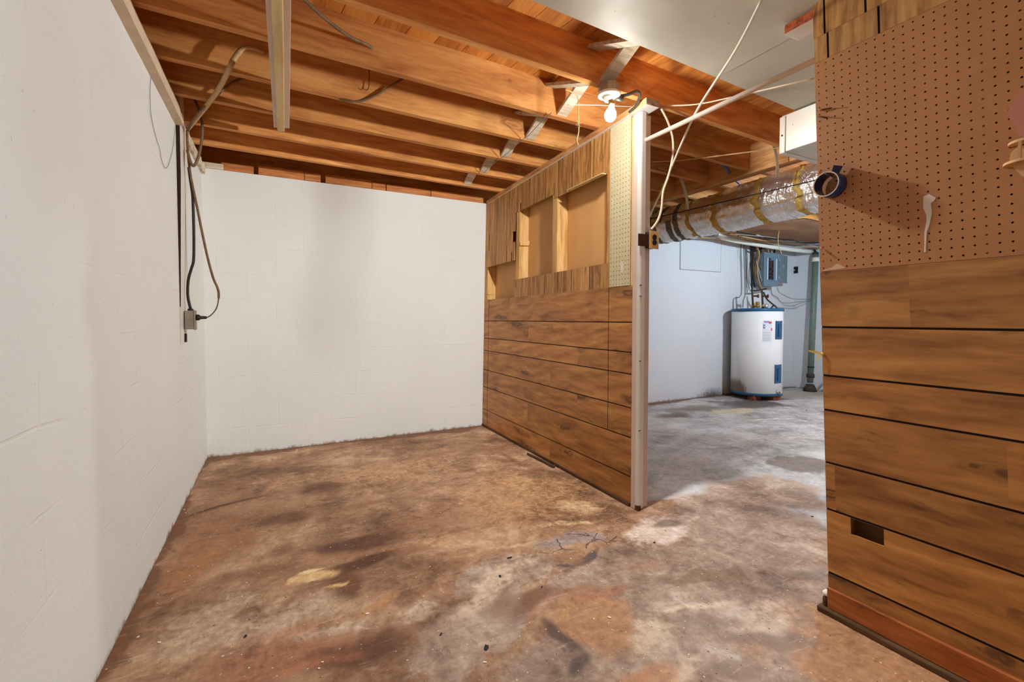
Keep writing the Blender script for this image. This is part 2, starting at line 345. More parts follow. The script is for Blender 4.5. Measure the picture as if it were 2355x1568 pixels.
def build_floor():
    import numpy as np
    xs = np.concatenate([[-1.0, -0.6], np.arange(-0.5, 2.2, 0.011), np.arange(2.2, 7.2, 0.03), [7.6]])
    ys = np.concatenate([[-3.2, -1.5, 0.2], np.arange(0.35, 2.4, 0.010), np.arange(2.4, 4.3, 0.014), [4.8]])
    X, Y = np.meshgrid(xs, ys, indexing='ij'); nx, ny = X.shape
    # ragged outline: sum of turned sine octaves with random phases
    rng = np.random.default_rng(4)
    def wob(scale, oct_):
        o = np.zeros_like(X); f = scale; a = 1.0
        for _ in range(oct_):
            for _k in range(5):
                t = rng.uniform(0, 2*np.pi); q = f*rng.uniform(0.7, 1.4)
                o += a/2.4*np.sin(q*(X*np.cos(t)+Y*np.sin(t))+rng.uniform(0, 6.28))
            f *= 2.0; a *= 0.55
        return o
    wx, wy = 0.055*wob(7, 5), 0.055*wob(7, 5)
    def mask(cx, cy, rx, ry, ang, soft, far=1.0):
        k = 0.35+min(rx, ry)*5.0; k = min(k, 1.6)
        dx, dy = X+wx*k-cx, Y+wy*k-cy; t = math.radians(ang)
        u, v = (dx*math.cos(t)+dy*math.sin(t))/rx, (-dx*math.sin(t)+dy*math.cos(t))/ry
        r = np.sqrt(u*u+v*v); soft = soft*0.75; q = np.clip((1+soft-r)/(2*soft), 0, 1); return q*q*(3-2*q)
    col = np.zeros((nx, ny, 4)); col[..., :3] = lin((150, 110, 80))
    for x, y, rx, ry, ang, soft, amt, c in STAINS:
        p = aZ(x, y, 0); m = mask(p.x, p.y, rx, ry, ang, soft)*amt
        a0 = col[..., 3]; a1 = m+a0*(1-m); L = np.array(lin(c))
        w = np.where(a1 > 1e-4, m/np.maximum(a1, 1e-4), 1.0)[..., None]
        col[..., :3] = col[..., :3]*(1-w)+L*w; col[..., 3] = a1
    sm = lambda v, a, b: (lambda q: q*q*(3-2*q))(np.clip((v-a)/(b-a), 0, 1))
    zone = np.zeros((nx, ny, 4))
    fr = 1-sm(Y, 1.75, 2.0)
    zone[..., 0] = sm(X+wx*(0.2+2.2*fr)-0.05*np.clip(Y-1.9, 0, 3)-0.45*fr, 1.74-0.1*fr, 1.86+0.35*fr)*sm(Y, 0.2, 1.2)
    g = np.zeros_like(X)
    for x, y, rx, ry, an in ((1640, 1390, 0.55, 0.46, 20), (1180, 1345, 0.26, 0.15, 20), (1060, 1450, 0.22, 0.14, 0), (1420, 1300, 0.3, 0.12, 10), (1250, 1540, 0.3, 0.1, 0), (1700, 1200, 0.45, 0.35, 0), (1760, 1130, 0.35, 0.3, 0)):
        p = aZ(x, y, 0); g = np.maximum(g, mask(p.x, p.y, rx, ry, an, 0.5))
    zone[..., 1] = g*0.95
    d1 = sm(-X+wx*0.8, 0.40, 0.49); d2 = sm(Y+wy*0.8, 3.93, 4.07)*sm(-X, -1.95, -1.8)*0.9; d3 = sm(Y+wy*0.8, 4.05, 4.2)*sm(X, 1.8, 1.95)*0.8
    zone[..., 2] = np.maximum(np.maximum(d1, d2), d3)
    p = aZ(1330, 1250, 0); zone[..., 3] = mask(p.x, p.y, 0.22, 0.075, -8, 0.4)
    vs = np.stack([X, Y, np.zeros_like(X)], -1).reshape(-1, 3)
    I = np.arange(nx*ny).reshape(nx, ny)
    F4 = np.stack([I[:-1, :-1], I[1:, :-1], I[1:, 1:], I[:-1, 1:]], -1).reshape(-1, 4)
    k = nx*ny
    under = [(-1.0, -3.2, -.12), (7.6, -3.2, -.12), (7.6, 4.8, -.12), (-1.0, 4.8, -.12)]
    me = bpy.data.meshes.new('floor')
    me.from_pydata(vs.tolist()+under, [], F4.tolist()+[(k, k+3, k+2, k+1)])
    me.materials.append(M['floor'])
    for nm, arr in (('stain', col), ('zone', zone)):
        at = me.attributes.new(nm, 'FLOAT_COLOR', 'POINT')
        at.data.foreach_set('color', np.concatenate([arr.reshape(-1), np.zeros(16)]).astype(np.float32))
    me.update(); o = bpy.data.objects.new('floor', me); COL.objects.link(o); return o

def sheetmetal(key, rgb, rough, metal, wrinkle, wscale, bs):
    n = NT(key, rough, metal, 0.5)
    f = n.noise(n.co(), 2.5, 4)
    c = lin(rgb)
    col = n.ramp(f, (0.3, tuple(v*0.85 for v in c)), (0.7, tuple(min(1, v*1.1) for v in c)))
    sp = n.ss(n.noise(n.co(), 26, 2), 0.72, 0.77)
    if wrinkle == 0: col = n.mix(n.math('MULTIPLY', sp, 0.6), col, lin((90, 74, 58)))
    n.color(col)
    v = n.map((1, 1, 1)) if wrinkle == 0 else n.map((0.9, 2.6, 0.9), (0.25, 0.0, 0.2))
    a = n.noise(v, wscale, 5 if wrinkle else 2, 0.62, 1.2 if wrinkle else 0.2)
    if wrinkle:
        a2 = n.noise(n.map((1.6, 2.6, 1.6), (0.6, -0.4, 0.3)), wscale*1.9, 3, 0.6, 1.5)
        a = n.math('ADD', n.math('ABSOLUTE', n.math('SUBTRACT', a, 0.5)), n.math('ABSOLUTE', n.math('SUBTRACT', a2, 0.5)))
    n.bump(a, bs, 0.03)
    M[key] = n.m
sheetmetal('sheet_metal', (198, 188, 166), 0.6, 0.2, 0, 3.0, 0.25)
sheetmetal('foil', (240, 238, 236), 0.2, 0.88, 1, 5.0, 0.5)
sheetmetal('box_metal', (226, 220, 204), 0.38, 0.5, 0, 3.0, 0.15)
sheetmetal('foil_brown', (166, 112, 66), 0.4, 0.3, 1, 5.0, 1.0)

def heatermat():
    n = NT('heater_enamel', 0.32, 0, 0.4)
    c = n.sep(n.co())
    col = n.ramp(n.noise(n.co(), 3, 3), (0.3, lin((230, 230, 230))), (0.7, lin((238, 238, 238))))
    # brown scorch and rust low on the side towards the wall
    ax = n.math('ADD', n.math('MULTIPLY', c[0], -0.93), n.math('MULTIPLY', c[1], 0.37))
    nz = n.noise(n.map((6, 6, 1.5)), 2.2, 5, 0.7)
    v = n.math('MULTIPLY', n.ss(c[2], 0.42, 0.10), n.ss(ax, 0.20, 0.30))
    col = n.mix(n.ss(n.math('MULTIPLY_ADD', n.math('SUBTRACT', nz, 0.5), 0.9, v), 0.35, 0.85, 0, 0.85), col, lin((124, 92, 58)))
    n.color(col); M['heater'] = n.m
heatermat()

def bulbmat():
    n = NT('bulb_glass', 0.2)
    e = n.n('ShaderNodeEmission'); e.inputs[0].default_value = (1.0, 0.93, 0.82, 1); e.inputs[1].default_value = 9.0
    t = n.n('ShaderNodeBsdfTransparent')
    mx = n.n('ShaderNodeMixShader'); mx.inputs[0].default_value = 0.35
    n.L.new(t.outputs[0], mx.inputs[1]); n.L.new(e.outputs[0], mx.inputs[2])
    n.L.new(mx.outputs[0], n.N['Material Output'].inputs['Surface'])
    M['bulb'] = n.m
bulbmat()

# ------------------------------------------------------------------ mesh building
class MB:
    def __init__(s): s.v = []; s.f = []; s.m = []; s.t = []; s.sm = []
    def face(s, idx, m=0, t=0.0, sm=False): s.f.append(idx); s.m.append(m); s.t.append(t); s.sm.append(sm)
    def quad(s, a, b, c, d, m=0, t=0.0):
        i = len(s.v); s.v += [Vector(p) for p in (a, b, c, d)]; s.face((i, i+1, i+2, i+3), m, t)
    def hexa(s, p, m=0, t=0.0, ms=None):
        """p: 4 bottom then 4 top corners, both counter-clockwise from above; ms: material per bottom, top and the four sides"""
        i = len(s.v); s.v += [Vector(q) for q in p]
        fs = [(0, 3, 2, 1), (4, 5, 6, 7), (0, 1, 5, 4), (1, 2, 6, 5), (2, 3, 7, 6), (3, 0, 4, 7)]
        for k, f in enumerate(fs): s.face(tuple(i+j for j in f), ms[k] if ms else m, t)
        return s
    def box(s, x0, x1, y0, y1, z0, z1, m=0, t=0.0, ms=None):
        return s.hexa([(x0,y0,z0),(x1,y0,z0),(x1,y1,z0),(x0,y1,z0),(x0,y0,z1),(x1,y0,z1),(x1,y1,z1),(x0,y1,z1)], m, t, ms)
    def bar(s, a, b, w, h, up=(0,0,1), m=0, t=0.0, ms=None):
        """board from a to b, w wide, h thick"""
        a, b = Vector(a), Vector(b); d = (b-a).normalized(); u = Vector(up)
        sd = d.cross(u).normalized(); u = sd.cross(d).normalized()
        p = []
        for k in (-h/2, h/2):
            for q, e in ((a, -1), (a, 1), (b, 1), (b, -1)): p.append(q + sd*(e*w/2) + u*k)
        return s.hexa([p[0], p[1], p[2], p[3], p[4], p[5], p[6], p[7]], m, t, ms)
    def tube(s, pts, r, seg=8, m=0, cap=True):
        pts = [Vector(p) for p in pts]; n = len(pts)
        rr = r if isinstance(r, (list, tuple)) else [r]*n
        u = None; base = len(s.v)
        for i, p in enumerate(pts):
            d = (pts[min(i+1, n-1)]-pts[max(i-1, 0)]).normalized()
            if u is None:
                u = d.cross(Vector((0, 0, 1)))
                if u.length < 0.1: u = d.cross(Vector((1, 0, 0)))
            u = (u - d*u.dot(d)).normalized(); w = d.cross(u)
            for k in range(seg):
                a = 2*PI*k/seg; s.v.append(p + (u*math.cos(a)+w*math.sin(a))*rr[i])
        for i in range(n-1):
            for k in range(seg):
                k2 = (k+1) % seg
                s.face((base+i*seg+k, base+i*seg+k2, base+(i+1)*seg+k2, base+(i+1)*seg+k), m, 0, True)
        if cap:
            s.face(tuple(base+k for k in reversed(range(seg))), m); s.face(tuple(base+(n-1)*seg+k for k in range(seg)), m)
        return s
    def lathe(s, prof, o, axis=(0,0,1), seg=32, m=0, sm=True, ms=None):
        ax = Vector(axis).normalized(); u = ax.orthogonal().normalized(); w = ax.cross(u); o = Vector(o)
        base = len(s.v)
        for r, h in prof:
            for k in range(seg):
                a = 2*PI*k/seg; s.v.append(o + ax*h + (u*math.cos(a)+w*math.sin(a))*r)
        for i in range(len(prof)-1):
            for k in range(seg):
                k2 = (k+1) % seg
                s.face((base+i*seg+k, base+i*seg+k2, base+(i+1)*seg+k2, base+(i+1)*seg+k), ms[i] if ms else m, 0, sm)
        s.face(tuple(base+k for k in reversed(range(seg))), m)
        s.face(tuple(base+(len(prof)-1)*seg+k for k in range(seg)), m)
        return s
    def prism(s, poly, d, m=0, ms=None):
        """polygon of 3-D points pushed along d"""
        n = len(poly); i = len(s.v); d = Vector(d)
        s.v += [Vector(p) for p in poly] + [Vector(p)+d for p in poly]
        s.face(tuple(range(i, i+n)), m); s.face(tuple(reversed(range(i+n, i+2*n))), m)
        for k in range(n):
            k2 = (k+1) % n; s.face((i+k, i+n+k, i+n+k2, i+k2), ms if ms is not None else m)
        return s
    def build(s, name, mats, parent=None, base=None, bevel=0.0, smooth=False, subsurf=0):
        if isinstance(mats, str): mats = [mats]
        if parent is not None:
            off = Vector((0, 0, 0)); q = parent
            while q is not None: off += q.location; q = q.parent
        elif base is not None: off = Vector(base)
        else:
            xs = [p.x for p in s.v]; ys = [p.y for p in s.v]; zs = [p.z for p in s.v]
            off = Vector(((min(xs)+max(xs))/2, (min(ys)+max(ys))/2, min(zs)))
        me = bpy.data.meshes.new(name)
        me.from_pydata([p-off for p in s.v], [], s.f)
        for k in mats: me.materials.append(M[k])
        me.polygons.foreach_set('material_index', s.m)
        me.polygons.foreach_set('use_smooth', [bool(a or smooth) for a in s.sm])
        at = me.attributes.new('tone', 'FLOAT', 'FACE'); at.data.foreach_set('value', s.t)
        me.update()
        o = bpy.data.objects.new(name, me); COL.objects.link(o)
        if parent is not None: o.parent = parent
        else: o.location = off
        if bevel:
            b = o.modifiers.new('bevel', 'BEVEL'); b.width = bevel; b.segments = 2; b.limit_method = 'ANGLE'
        if subsurf:
            b = o.modifiers.new('subsurf', 'SUBSURF'); b.levels = b.render_levels = subsurf
        return o
def tag(o, label, cat, group=None, kind='thing'):
    o['label'] = label; o['category'] = cat; o['kind'] = kind
    if group: o['group'] = group
    return o
def struct(o): o['kind'] = 'structure'; return o
def thing(name, loc, label, cat, group=None):
    o = bpy.data.objects.new(name, None); o.location = loc; o.empty_display_size = 0.1; COL.objects.link(o)
    return tag(o, label, cat, group)
def spline(pts, k=6):
    pts = [Vector(p) for p in pts]; out = []; n = len(pts)
    for i in range(n-1):
        p0, p1, p2, p3 = pts[max(i-1,0)], pts[i], pts[i+1], pts[min(i+2,n-1)]
        for j in range(k):
            t = j/k
            out.append(0.5*((2*p1)+(p2-p0)*t+(2*p0-5*p1+4*p2-p3)*t*t+(3*p1-p0-3*p2+p3)*t**3))
    out.append(pts[-1]); return out
def cable(name, pts, r, mat, label, cat, group=None, k=6, parent=None, seg=8):
    o = MB().tube(spline(pts, k), r, seg).build(name, mat, parent)
    if parent is None: tag(o, label, cat, group)
    return o

# sheet with grooves and cut-outs: cells in (y, z), each at its own depth or missing
def sheet(mapf, ys, zs, cell, thick):
    b = MB(); C = [[cell((ys[i]+ys[i+1])/2, (zs[j]+zs[j+1])/2) for j in range(len(zs)-1)] for i in range(len(ys)-1)]
    ny, nz = len(ys)-1, len(zs)-1
    dep = lambda i, j: thick if not (0 <= i < ny and 0 <= j < nz) or C[i][j] is None else C[i][j][0]
    for i in range(ny):
        for j in range(nz):
            c = C[i][j]
            if c is None: continue
            d, m, t = c; y0, y1, z0, z1 = ys[i], ys[i+1], zs[j], zs[j+1]
            b.quad(mapf(d,y0,z0), mapf(d,y0,z1), mapf(d,y1,z1), mapf(d,y1,z0), m, t)
            b.quad(mapf(thick,y0,z0), mapf(thick,y1,z0), mapf(thick,y1,z1), mapf(thick,y0,z1), m, t)
            for (i2, j2, p, q) in ((i-1,j,(y0,z0),(y0,z1)), (i+1,j,(y1,z0),(y1,z1)), (i,j-1,(y0,z0),(y1,z0)), (i,j+1,(y0,z1),(y1,z1))):
                e = dep(i2, j2)
                if e > d+1e-6: b.quad(mapf(d,*p), mapf(d,*q), mapf(e,*q), mapf(e,*p), m if e >= thick-1e-6 else 1, t)
    return b
def pegboard(mapf, y0, y1, z0, z1, pitch, r, thick, skip=lambda y, z: False):
    """hardboard with a real grid of drilled holes"""
    b = MB(); ny = int(round((y1-y0)/pitch)); nz = int(round((z1-z0)/pitch)); py = (y1-y0)/ny; pz = (z1-z0)/nz
    for i in range(ny):
        for j in range(nz):
            cy, cz = y0+(i+.5)*py, z0+(j+.5)*pz
            o = [(-.5,-.5),(0,-.5),(.5,-.5),(.5,0),(.5,.5),(0,.5),(-.5,.5),(-.5,0)]
            if skip(cy, cz):
                b.quad(*[mapf(0, cy+u*py, cz+w*pz) for u, w in ((-.5,-.5),(-.5,.5),(.5,.5),(.5,-.5))]); continue
            k = len(b.v)
            b.v += [mapf(0, cy+u*py, cz+w*pz) for u, w in o]
            rin = [(r*math.cos(a), r*math.sin(a)) for a in [-PI*3/4+PI/4*q for q in range(8)]]
            b.v += [mapf(0, cy+u, cz+w) for u, w in rin]; b.v += [mapf(thick, cy+u, cz+w) for u, w in rin]
            for q in range(8):
                q2 = (q+1) % 8
                b.face((k+q2, k+q, k+8+q, k+8+q2)); b.face((k+8+q2, k+8+q, k+16+q, k+16+q2))
    for p, q in (((y0,z0),(y1,z0)), ((y0,z1),(y1,z1)), ((y0,z0),(y0,z1)), ((y1,z0),(y1,z1))):
        b.quad(mapf(0,*p), mapf(0,*q), mapf(thick,*q), mapf(thick,*p), 1)
    return b

# ================================================================== the setting
XL, YB, YF, XR, ZJ, ZS = -0.48, 4.09, 4.23, 7.05, 2.195, 2.385
XP = 1.745
struct(build_floor())
b = MB(); b.box(XL-0.2, XL, -3.2, YB+0.2, 0, 2.13); struct(b.build('wall_left', 'wall_paint', base=(0, 0, 0)))
b = MB(); b.box(XL, 1.84, YB, YB+0.2, 0, 2.172); struct(b.build('wall_back', 'wall_paint_x', base=(0, 0, 0)))
b = MB(); b.box(1.84, XR+0.2, YF, YF+0.2, 0, 2.20); struct(b.build('wall_far', 'wall_paint_far', base=(0, 0, 0)))
b = MB(); b.box(XR, XR+0.2, -3.2, YF, 0, 2.26); struct(b.build('wall_right', 'wall_paint_right', base=(0, 0, 0)))
# subfloor boards laid diagonally over the joists
b = MB()
a = math.radians(8); ca, sa = math.cos(a), math.sin(a)
for i in range(-14, 62):
    x = i*0.142; t = R.random()
    p = []
    for z in (ZS, ZS+0.02):
        for u, v in ((x, -4.2), (x+0.139, -4.2), (x+0.139, 5.6), (x, 5.6)): p.append((u*ca-v*sa, u*sa+v*ca, z))
    b.hexa(p, 0, t)
b.box(-1.5, 8.2, -3.4, 5.2, ZS+0.021, ZS+0.03, 1)
struct(b.build('ceiling', ['subfloor', 'cavity'], base=(0, 0, 0)))
# painted board along the head of the left wall and the bare sill beyond it
YT = aX(407, 430, XL).y-0.004
b = MB()
yy = [-3.2+0.11*i for i in range(59)]
for i in range(len(yy)-1):
    y0, y1 = yy[i], min(yy[i+1], YT)
    w0, w1 = 0.006*noise.noise((y0*3, 0, 0)), 0.006*noise.noise((y1*3, 0, 0))
    b.hexa([(XL-0.1, y0, 2.115+w0), (-0.442, y0, 2.12+w0), (-0.442, y1, 2.12+w1), (XL-0.1, y1, 2.115+w1),
            (XL-0.1, y0, 2.19), (-0.442+w0, y0, 2.178+w0), (-0.442+w1, y1, 2.178+w1), (XL-0.1, y1, 2.19)])
    if y1 >= YT: break
struct(b.build('trim_1', 'sill_paint'))
b = MB()
for i in range(8):
    y0, y1 = YT+0.20+i*0.1, YT+0.20+(i+1)*0.1; w = 0.008*R.uniform(-1, 1)
    b.box(XL-0.1, -0.455+w, y0, y1+0.001, 2.125, 2.19, 0, R.random())
struct(b.build('trim_2', 'strip_wood'))

# ================================================================== joists overhead
JS = 0.05
def joist(y, x0, x1, label, group='ceiling joists'):
    b = MB(); t = R.random()
    n = 12
    for k in range(n):
        xa, xb = x0+(x1-x0)*k/n, x0+(x1-x0)*(k+1)/n
        ya, yb = y+JS*xa, y+JS*xb
        p = [(xa, ya-0.019, ZJ), (xb, yb-0.019, ZJ), (xb, yb+0.019, ZJ), (xa, ya+0.019, ZJ)]
        b.hexa(p+[(q[0], q[1], ZS) for q in p], 0, t)
    return tag(b.build('ceiling_joist', 'joist'), label, 'joist', group)
JY = {'E': 3.645, 'D': 3.285, 'C': 2.905, 'B': 2.535, 'A': 2.155, 'Z': 1.755}
joist(JY['E'], -0.56, 3.24, 'dark ceiling joist closest to the back wall')
joist(JY['D'], -0.56, 3.24, 'second ceiling joist from the back wall')
joist(JY['C'], -0.56, 3.24, 'third ceiling joist from the back wall')
joist(JY['B'], -0.56, 3.24, 'fourth ceiling joist from the back wall, round knots beside the pale stick')
joist(JY['A'], -0.56, 3.24, 'wide brightly lit ceiling joist with a cable entering a hole in its face')
joist(JY['Z'], -0.56, 3.24, 'ceiling joist that carries the bare bulb')
joist(1.385, -0.56, 3.24, 'ceiling joist at the edge of the sheet metal')
for i, y in enumerate((3.86, 3.47, 3.08, 2.69, 2.30, 1.91, 1.52)):
    joist(y-0.16, 3.36, 7.2, 'ceiling joist over the far utility room, beyond the silver duct', 'joists of the utility room')
tag(MB().box(3.245, 3.335, -0.6, 4.42, ZJ-0.03, ZS).build('girder', 'lumber_y', bevel=0.004), 'long wooden girder running above the silver insulated duct', 'beam')
tag(MB().box(XL-0.1, 7.2, YB+0.20, YB+0.24, 2.20, ZS).build('rim_joist', 'joist'), 'dark rim board standing on edge above the back wall', 'rim joist')
tag(MB().box(-0.62, -0.58, -3.0, 4.28, 2.19, ZS).build('rim_joist', 'lumber_y'), 'rim board standing on edge above the left wall', 'rim joist')
# wood blocks lying on top of the back wall
segs = [(508, 583, 'wall block at the left corner with a pale plastered end'), (594, 700, 'long wall block with bent nails on top of the back wall'),
        (701, 738, 'short plain wall block in the middle of the back wall top'), (749, 856, 'long speckled wall block on the back wall top'),
        (857, 888, 'short greyish wall block beside a splinter on the back wall top'), (890, 992, 'wall block with chipped paint below it on the back wall top'),
        (993, 1116, 'orange wall block meeting the wood partition')]
for i, (x0, x1, lab) in enumerate(segs):
    p0, p1 = aY(x0, 385+0.125*(x0-480), 4.07), aY(x1, 385+0.125*(x1-480), 4.07)
    h = (0.062, 0.07, 0.066, 0.072, 0.06, 0.06, 0.062)[i]
    tag(MB().box(p0.x, min(p1.x, 1.80), YB-0.006*R.random(), YB+0.10, 2.173, 2.173+h, 0, R.random()).build('sill_block', 'lumber_x', bevel=0.003), lab, 'wood block', 'blocks on the back wall')
tag(MB().box(XL-0.05, XL+0.14, YB-0.012, YB+0.06, 2.173, 2.216).build('mortar_lump', 'strip_wood', bevel=0.006), 'lump of plaster at the top of the back left corner', 'plaster')
# cross bridging between the joists
order = ['E', 'D', 'C', 'B', 'A', 'Z']
def jy(k, x): return JY[k]+JS*x
names = {'E': 'rear', 'D': 'second', 'C': 'third', 'B': 'fourth', 'A': 'fifth', 'Z': 'bulb'}
seq = ['first', 'second', 'third', 'fourth', 'fifth']
for i in range(5):
    kf, kn = order[i], order[i+1]           # far joist, near joist
    x = 1.47 - 0.004*i
    ya, yb = jy(kn, x)+0.02, jy(kf, x)-0.02
    far = '%s joist bay from that wall' % seq[i]
    tag(MB().bar((x+0.005, ya, ZS-0.03), (x+0.005, yb, ZJ+0.016), 0.066, 0.016, (0, -0.4, 1), 0, R.random()).build('bridging_strip', 'strip_wood'),
        'bridging strip dropping towards the back wall, %s' % far, 'bridging', 'cross bridging between joists')
    tag(MB().bar((x-0.075, ya, ZJ+0.016), (x-0.075, yb, ZS-0.03), 0.062, 0.016, (0, 0.4, 1), 0, R.random()).build('bridging_strip', 'strip_wood'),
        'bridging strip rising towards the back wall, %s' % far, 'bridging', 'cross bridging between joists')
ya, yb = 1.385+JS*1.42+0.02, jy('Z', 1.42)-0.02
tag(MB().bar((1.45, ya, ZS-0.03), (1.45, yb, ZJ+0.016), 0.07, 0.016, (0, -0.4, 1)).build('bridging_strip', 'strip_wood'), 'grey bridging strip just above the bare bulb', 'bridging', 'cross bridging between joists')
tag(MB().bar((1.37, ya, ZJ+0.02), (1.37, yb, ZS-0.03), 0.066, 0.016, (0, 0.4, 1)).build('bridging_strip', 'strip_wood'), 'pale bridging strip touching the sheet metal edge', 'bridging', 'cross bridging between joists')

# light stick nailed under the joists
t = thing('ceiling_stick', (0.03, 1.7, 2.16), 'pale wooden batten nailed across the underside of the joists', 'batten')
MB().hexa([(-0.036, 0.9, 2.172), (0.045, 0.9, 2.172), (0.084, 3.02, 2.172), (0.002, 3.05, 2.172), (-0.036, 0.9, 2.193), (0.045, 0.9, 2.193), (0.084, 3.02, 2.193), (0.002, 3.05, 2.193)]).build('backing_strip', 'post_paint', t, bevel=0.002)
MB().hexa([(-0.018, 0.9, 2.146), (0.020, 0.9, 2.146), (0.058, 3.015, 2.146), (0.020, 3.035, 2.146), (-0.018, 0.9, 2.172), (0.020, 0.9, 2.172), (0.058, 3.015, 2.172), (0.020, 3.035, 2.172)]).build('face_strip', 'pale_board', t, bevel=0.003)

# sheet metal panning under the near joists
def metal_sheet(x0, x1, y0, label, seed):
    b = MB(); nx, ny = 26, 22; t = b.v
    P = []
    for i in range(nx+1):
        for j in range(ny+1):
            x = x0+(x1-x0)*i/nx; y = y0+(1.405+JS*x-y0)*j/ny
            d = 0.010*(noise.noise((x*2.2+seed, y*2.2, 1.3))-0.2)*min(1, j, ny-j)
            P.append((x, y, 2.188+min(d, 0.005)))
    for off in (0, 0.0015):
        k = len(b.v); b.v += [Vector((p[0], p[1], p[2]+off)) for p in P]
        for i in range(nx):
            for j in range(ny):
                q = (k+i*(ny+1)+j, k+i*(ny+1)+j+1, k+(i+1)*(ny+1)+j+1, k+(i+1)*(ny+1)+j)
                b.face(q if off == 0 else q[::-1], 0, 0, True)
    return tag(b.build('sheet_metal', 'sheet_metal'), label, 'sheet metal', 'sheet metal under the joists')
metal_sheet(0.2, 1.86, 0.1, 'large dull sheet of metal nailed under the joists above the bulb', 0)
metal_sheet(1.862, 3.22, 0.1, 'second sheet of metal under the joists, behind the right-hand panel wall', 5)

# ================================================================== partition wall with the doorway post
def PX(y, z): return 1.738 + (y-1.92)/2.16*(0.045+0.048*z/2.19)
def PM(d, y, z): return Vector((PX(y, z)+d, y, z))
pt = thing('partition_wall', (1.79, 3.0, 0), 'walnut-panelled partition wall with two torn openings and a strip of cream pegboard', 'partition wall')
def pbox(name, d0, d1, y0, y1, z0, z1, mat, bevel=0.0, ms=None, n=1):
    b = MB()
    for k in range(n):
        a, c = y0+(y1-y0)*k/n, y0+(y1-y0)*(k+1)/n
        b.hexa([PM(d0,a,z0), PM(d1,a,z0), PM(d1,c,z0), PM(d0,c,z0), PM(d0,a,z1), PM(d1,a,z1), PM(d1,c,z1), PM(d0,c,z1)], ms=ms)
    return b.build(name, mat, pt, bevel=bevel)
G = 0.006
def lines(vals, w):
    out = []
    for v in vals: out += [v-w/2, v+w/2]
    return out
YE = 4.088
# lower panel: horizontal boards, printed joints, one narrow vertical seam at each end
zg = [0.171, 0.390, 0.5565, 0.744, 0.8645, 1.031]
zs = [0.022]+lines(zg, G)+[1.233]
ys = [1.921]+lines([2.13], 0.005)+[2.45, 2.80, 3.15, 3.5]+lines([3.97], 0.006)+[YE]
tone = {}
def low_cell(y, z):
    g = any(abs(z-v) < G/2 for v in zg)
    if g: return (0.003, 1, 0)
    if abs(y-2.13) < 0.0025 and z > 0.4: return (0.0012, 1, 0)
    if abs(y-3.97) < 0.003: return (0.002, 1, 0)
    k = sum(z > v for v in zg); cut = (2.80, 3.15, 2.45, 2.80, 2.45, 3.15, 3.5)[k]
    return (0.0, 0, tone.setdefault(('l', k, y > cut), R.random()))
sheet(PM, ys, zs, low_cell, 0.005).build('lower_panel', ['panel_h', 'groove'], pt)
# upper panel: vertical planks with the torn-out openings
yg = [2.2903, 2.3276, 2.538, 2.718, 2.90, 3.086, 3.16, 3.38, 3.587, 3.82]
ys = sorted(set([2.135, 2.156, 2.60, 2.735, 2.765, 2.81, 3.335, 3.35, 3.42, 4.04, YE]+lines(yg, 0.005)+[3.305, 3.345, 3.47, 3.50, 3.985, 4.0]))
zs = [1.233, 1.283, 1.38, 1.545, 1.62, 1.70, 1.79, 1.86, 1.907, 1.94, 2.0, 2.158]
def up_cell(y, z):
    if 2.156 < y < 2.60 and 1.38 < z < 1.907: return None
    if 2.60 < y < 2.765 and 1.38 < z < 1.907: return None
    if 2.765 < y < 3.42 and 1.38 < z < 1.94: return None
    if 3.42 < y < 4.04 and 1.233 < z < 1.545: return None
    if 3.345 < y < 3.42 and z < 1.38: return None if False else (0, 0, 0.4)
    if 3.305 < y < 3.345 and 1.94 < z < 2.0: return None
    if 3.42 < y < 3.47 and 1.70 < z < 1.79: return None
    if 3.47 < y < 3.50 and 1.545 < z < 1.62: return None
    if 3.985 < y < 4.0 and 1.70 < z < 1.86: return None
    if any(abs(y-v) < 0.0025 for v in yg): return (0.0025, 1, 0)
    return (0.0, 0, tone.setdefault(('u', sum(y > v for v in yg), z < 1.4), R.random()))
sheet(PM, ys, zs, up_cell, 0.005).build('upper_panel', ['panel_v', 'groove'], pt)
pegboard(PM, 1.945, 2.125, 1.236, 2.158, 0.0253, 0.0036, 0.005).build('pegboard', ['peg_cream', 'panel_edge'], pt)
pbox('glue_smear', -0.0012, 0.0, 2.000, 2.022, 1.31, 1.375, 'glue', 0.0005)
# studs, plates, far-side sheathing
for y0, y1, z0 in ((2.137, 2.152, 1.24), (2.735, 2.80, 1.2), (3.345, 3.405, 1.2), (4.035, 4.075, 1.2)):
    pbox('stud', 0.0055, 0.094, y0, y1, 0.03, 2.15, 'lumber', 0.002)
pbox('stud', 0.0055, 0.094, 1.927, 1.943, 0.03, 2.15, 'lumber')
b = MB(); pz = [aY(x, y, 4.0) for x, y in ((1122, 618), (1141, 676), (1122, 676))]
b.prism([PM(0.006, 4.03, 1.285), PM(0.085, 4.03, 1.285), PM(0.06, 4.03, 1.40), PM(0.006, 4.03, 1.545)], (0, 0.04, 0)); b.build('split_stud', 'lumber', pt)
b = MB(); b.hexa([PM(0.004, 3.325, 1.655), PM(0.088, 3.325, 1.66), PM(0.088, 3.35, 1.66), PM(0.004, 3.35, 1.655), PM(0.004, 3.325, 1.69), PM(0.098, 3.325, 1.70), PM(0.098, 3.35, 1.70), PM(0.004, 3.35, 1.69)])
b.build('wood_cleat', 'lumber', pt, bevel=0.002)
pbox('sheathing', 0.0945, 0.099, 1.93, 4.22, 0.03, 2.155, 'back_board', n=6)
pbox('bottom_plate', -0.006, 0.096, 1.93, YE, 0.0, 0.021, 'dirtywood', 0.003, n=4)
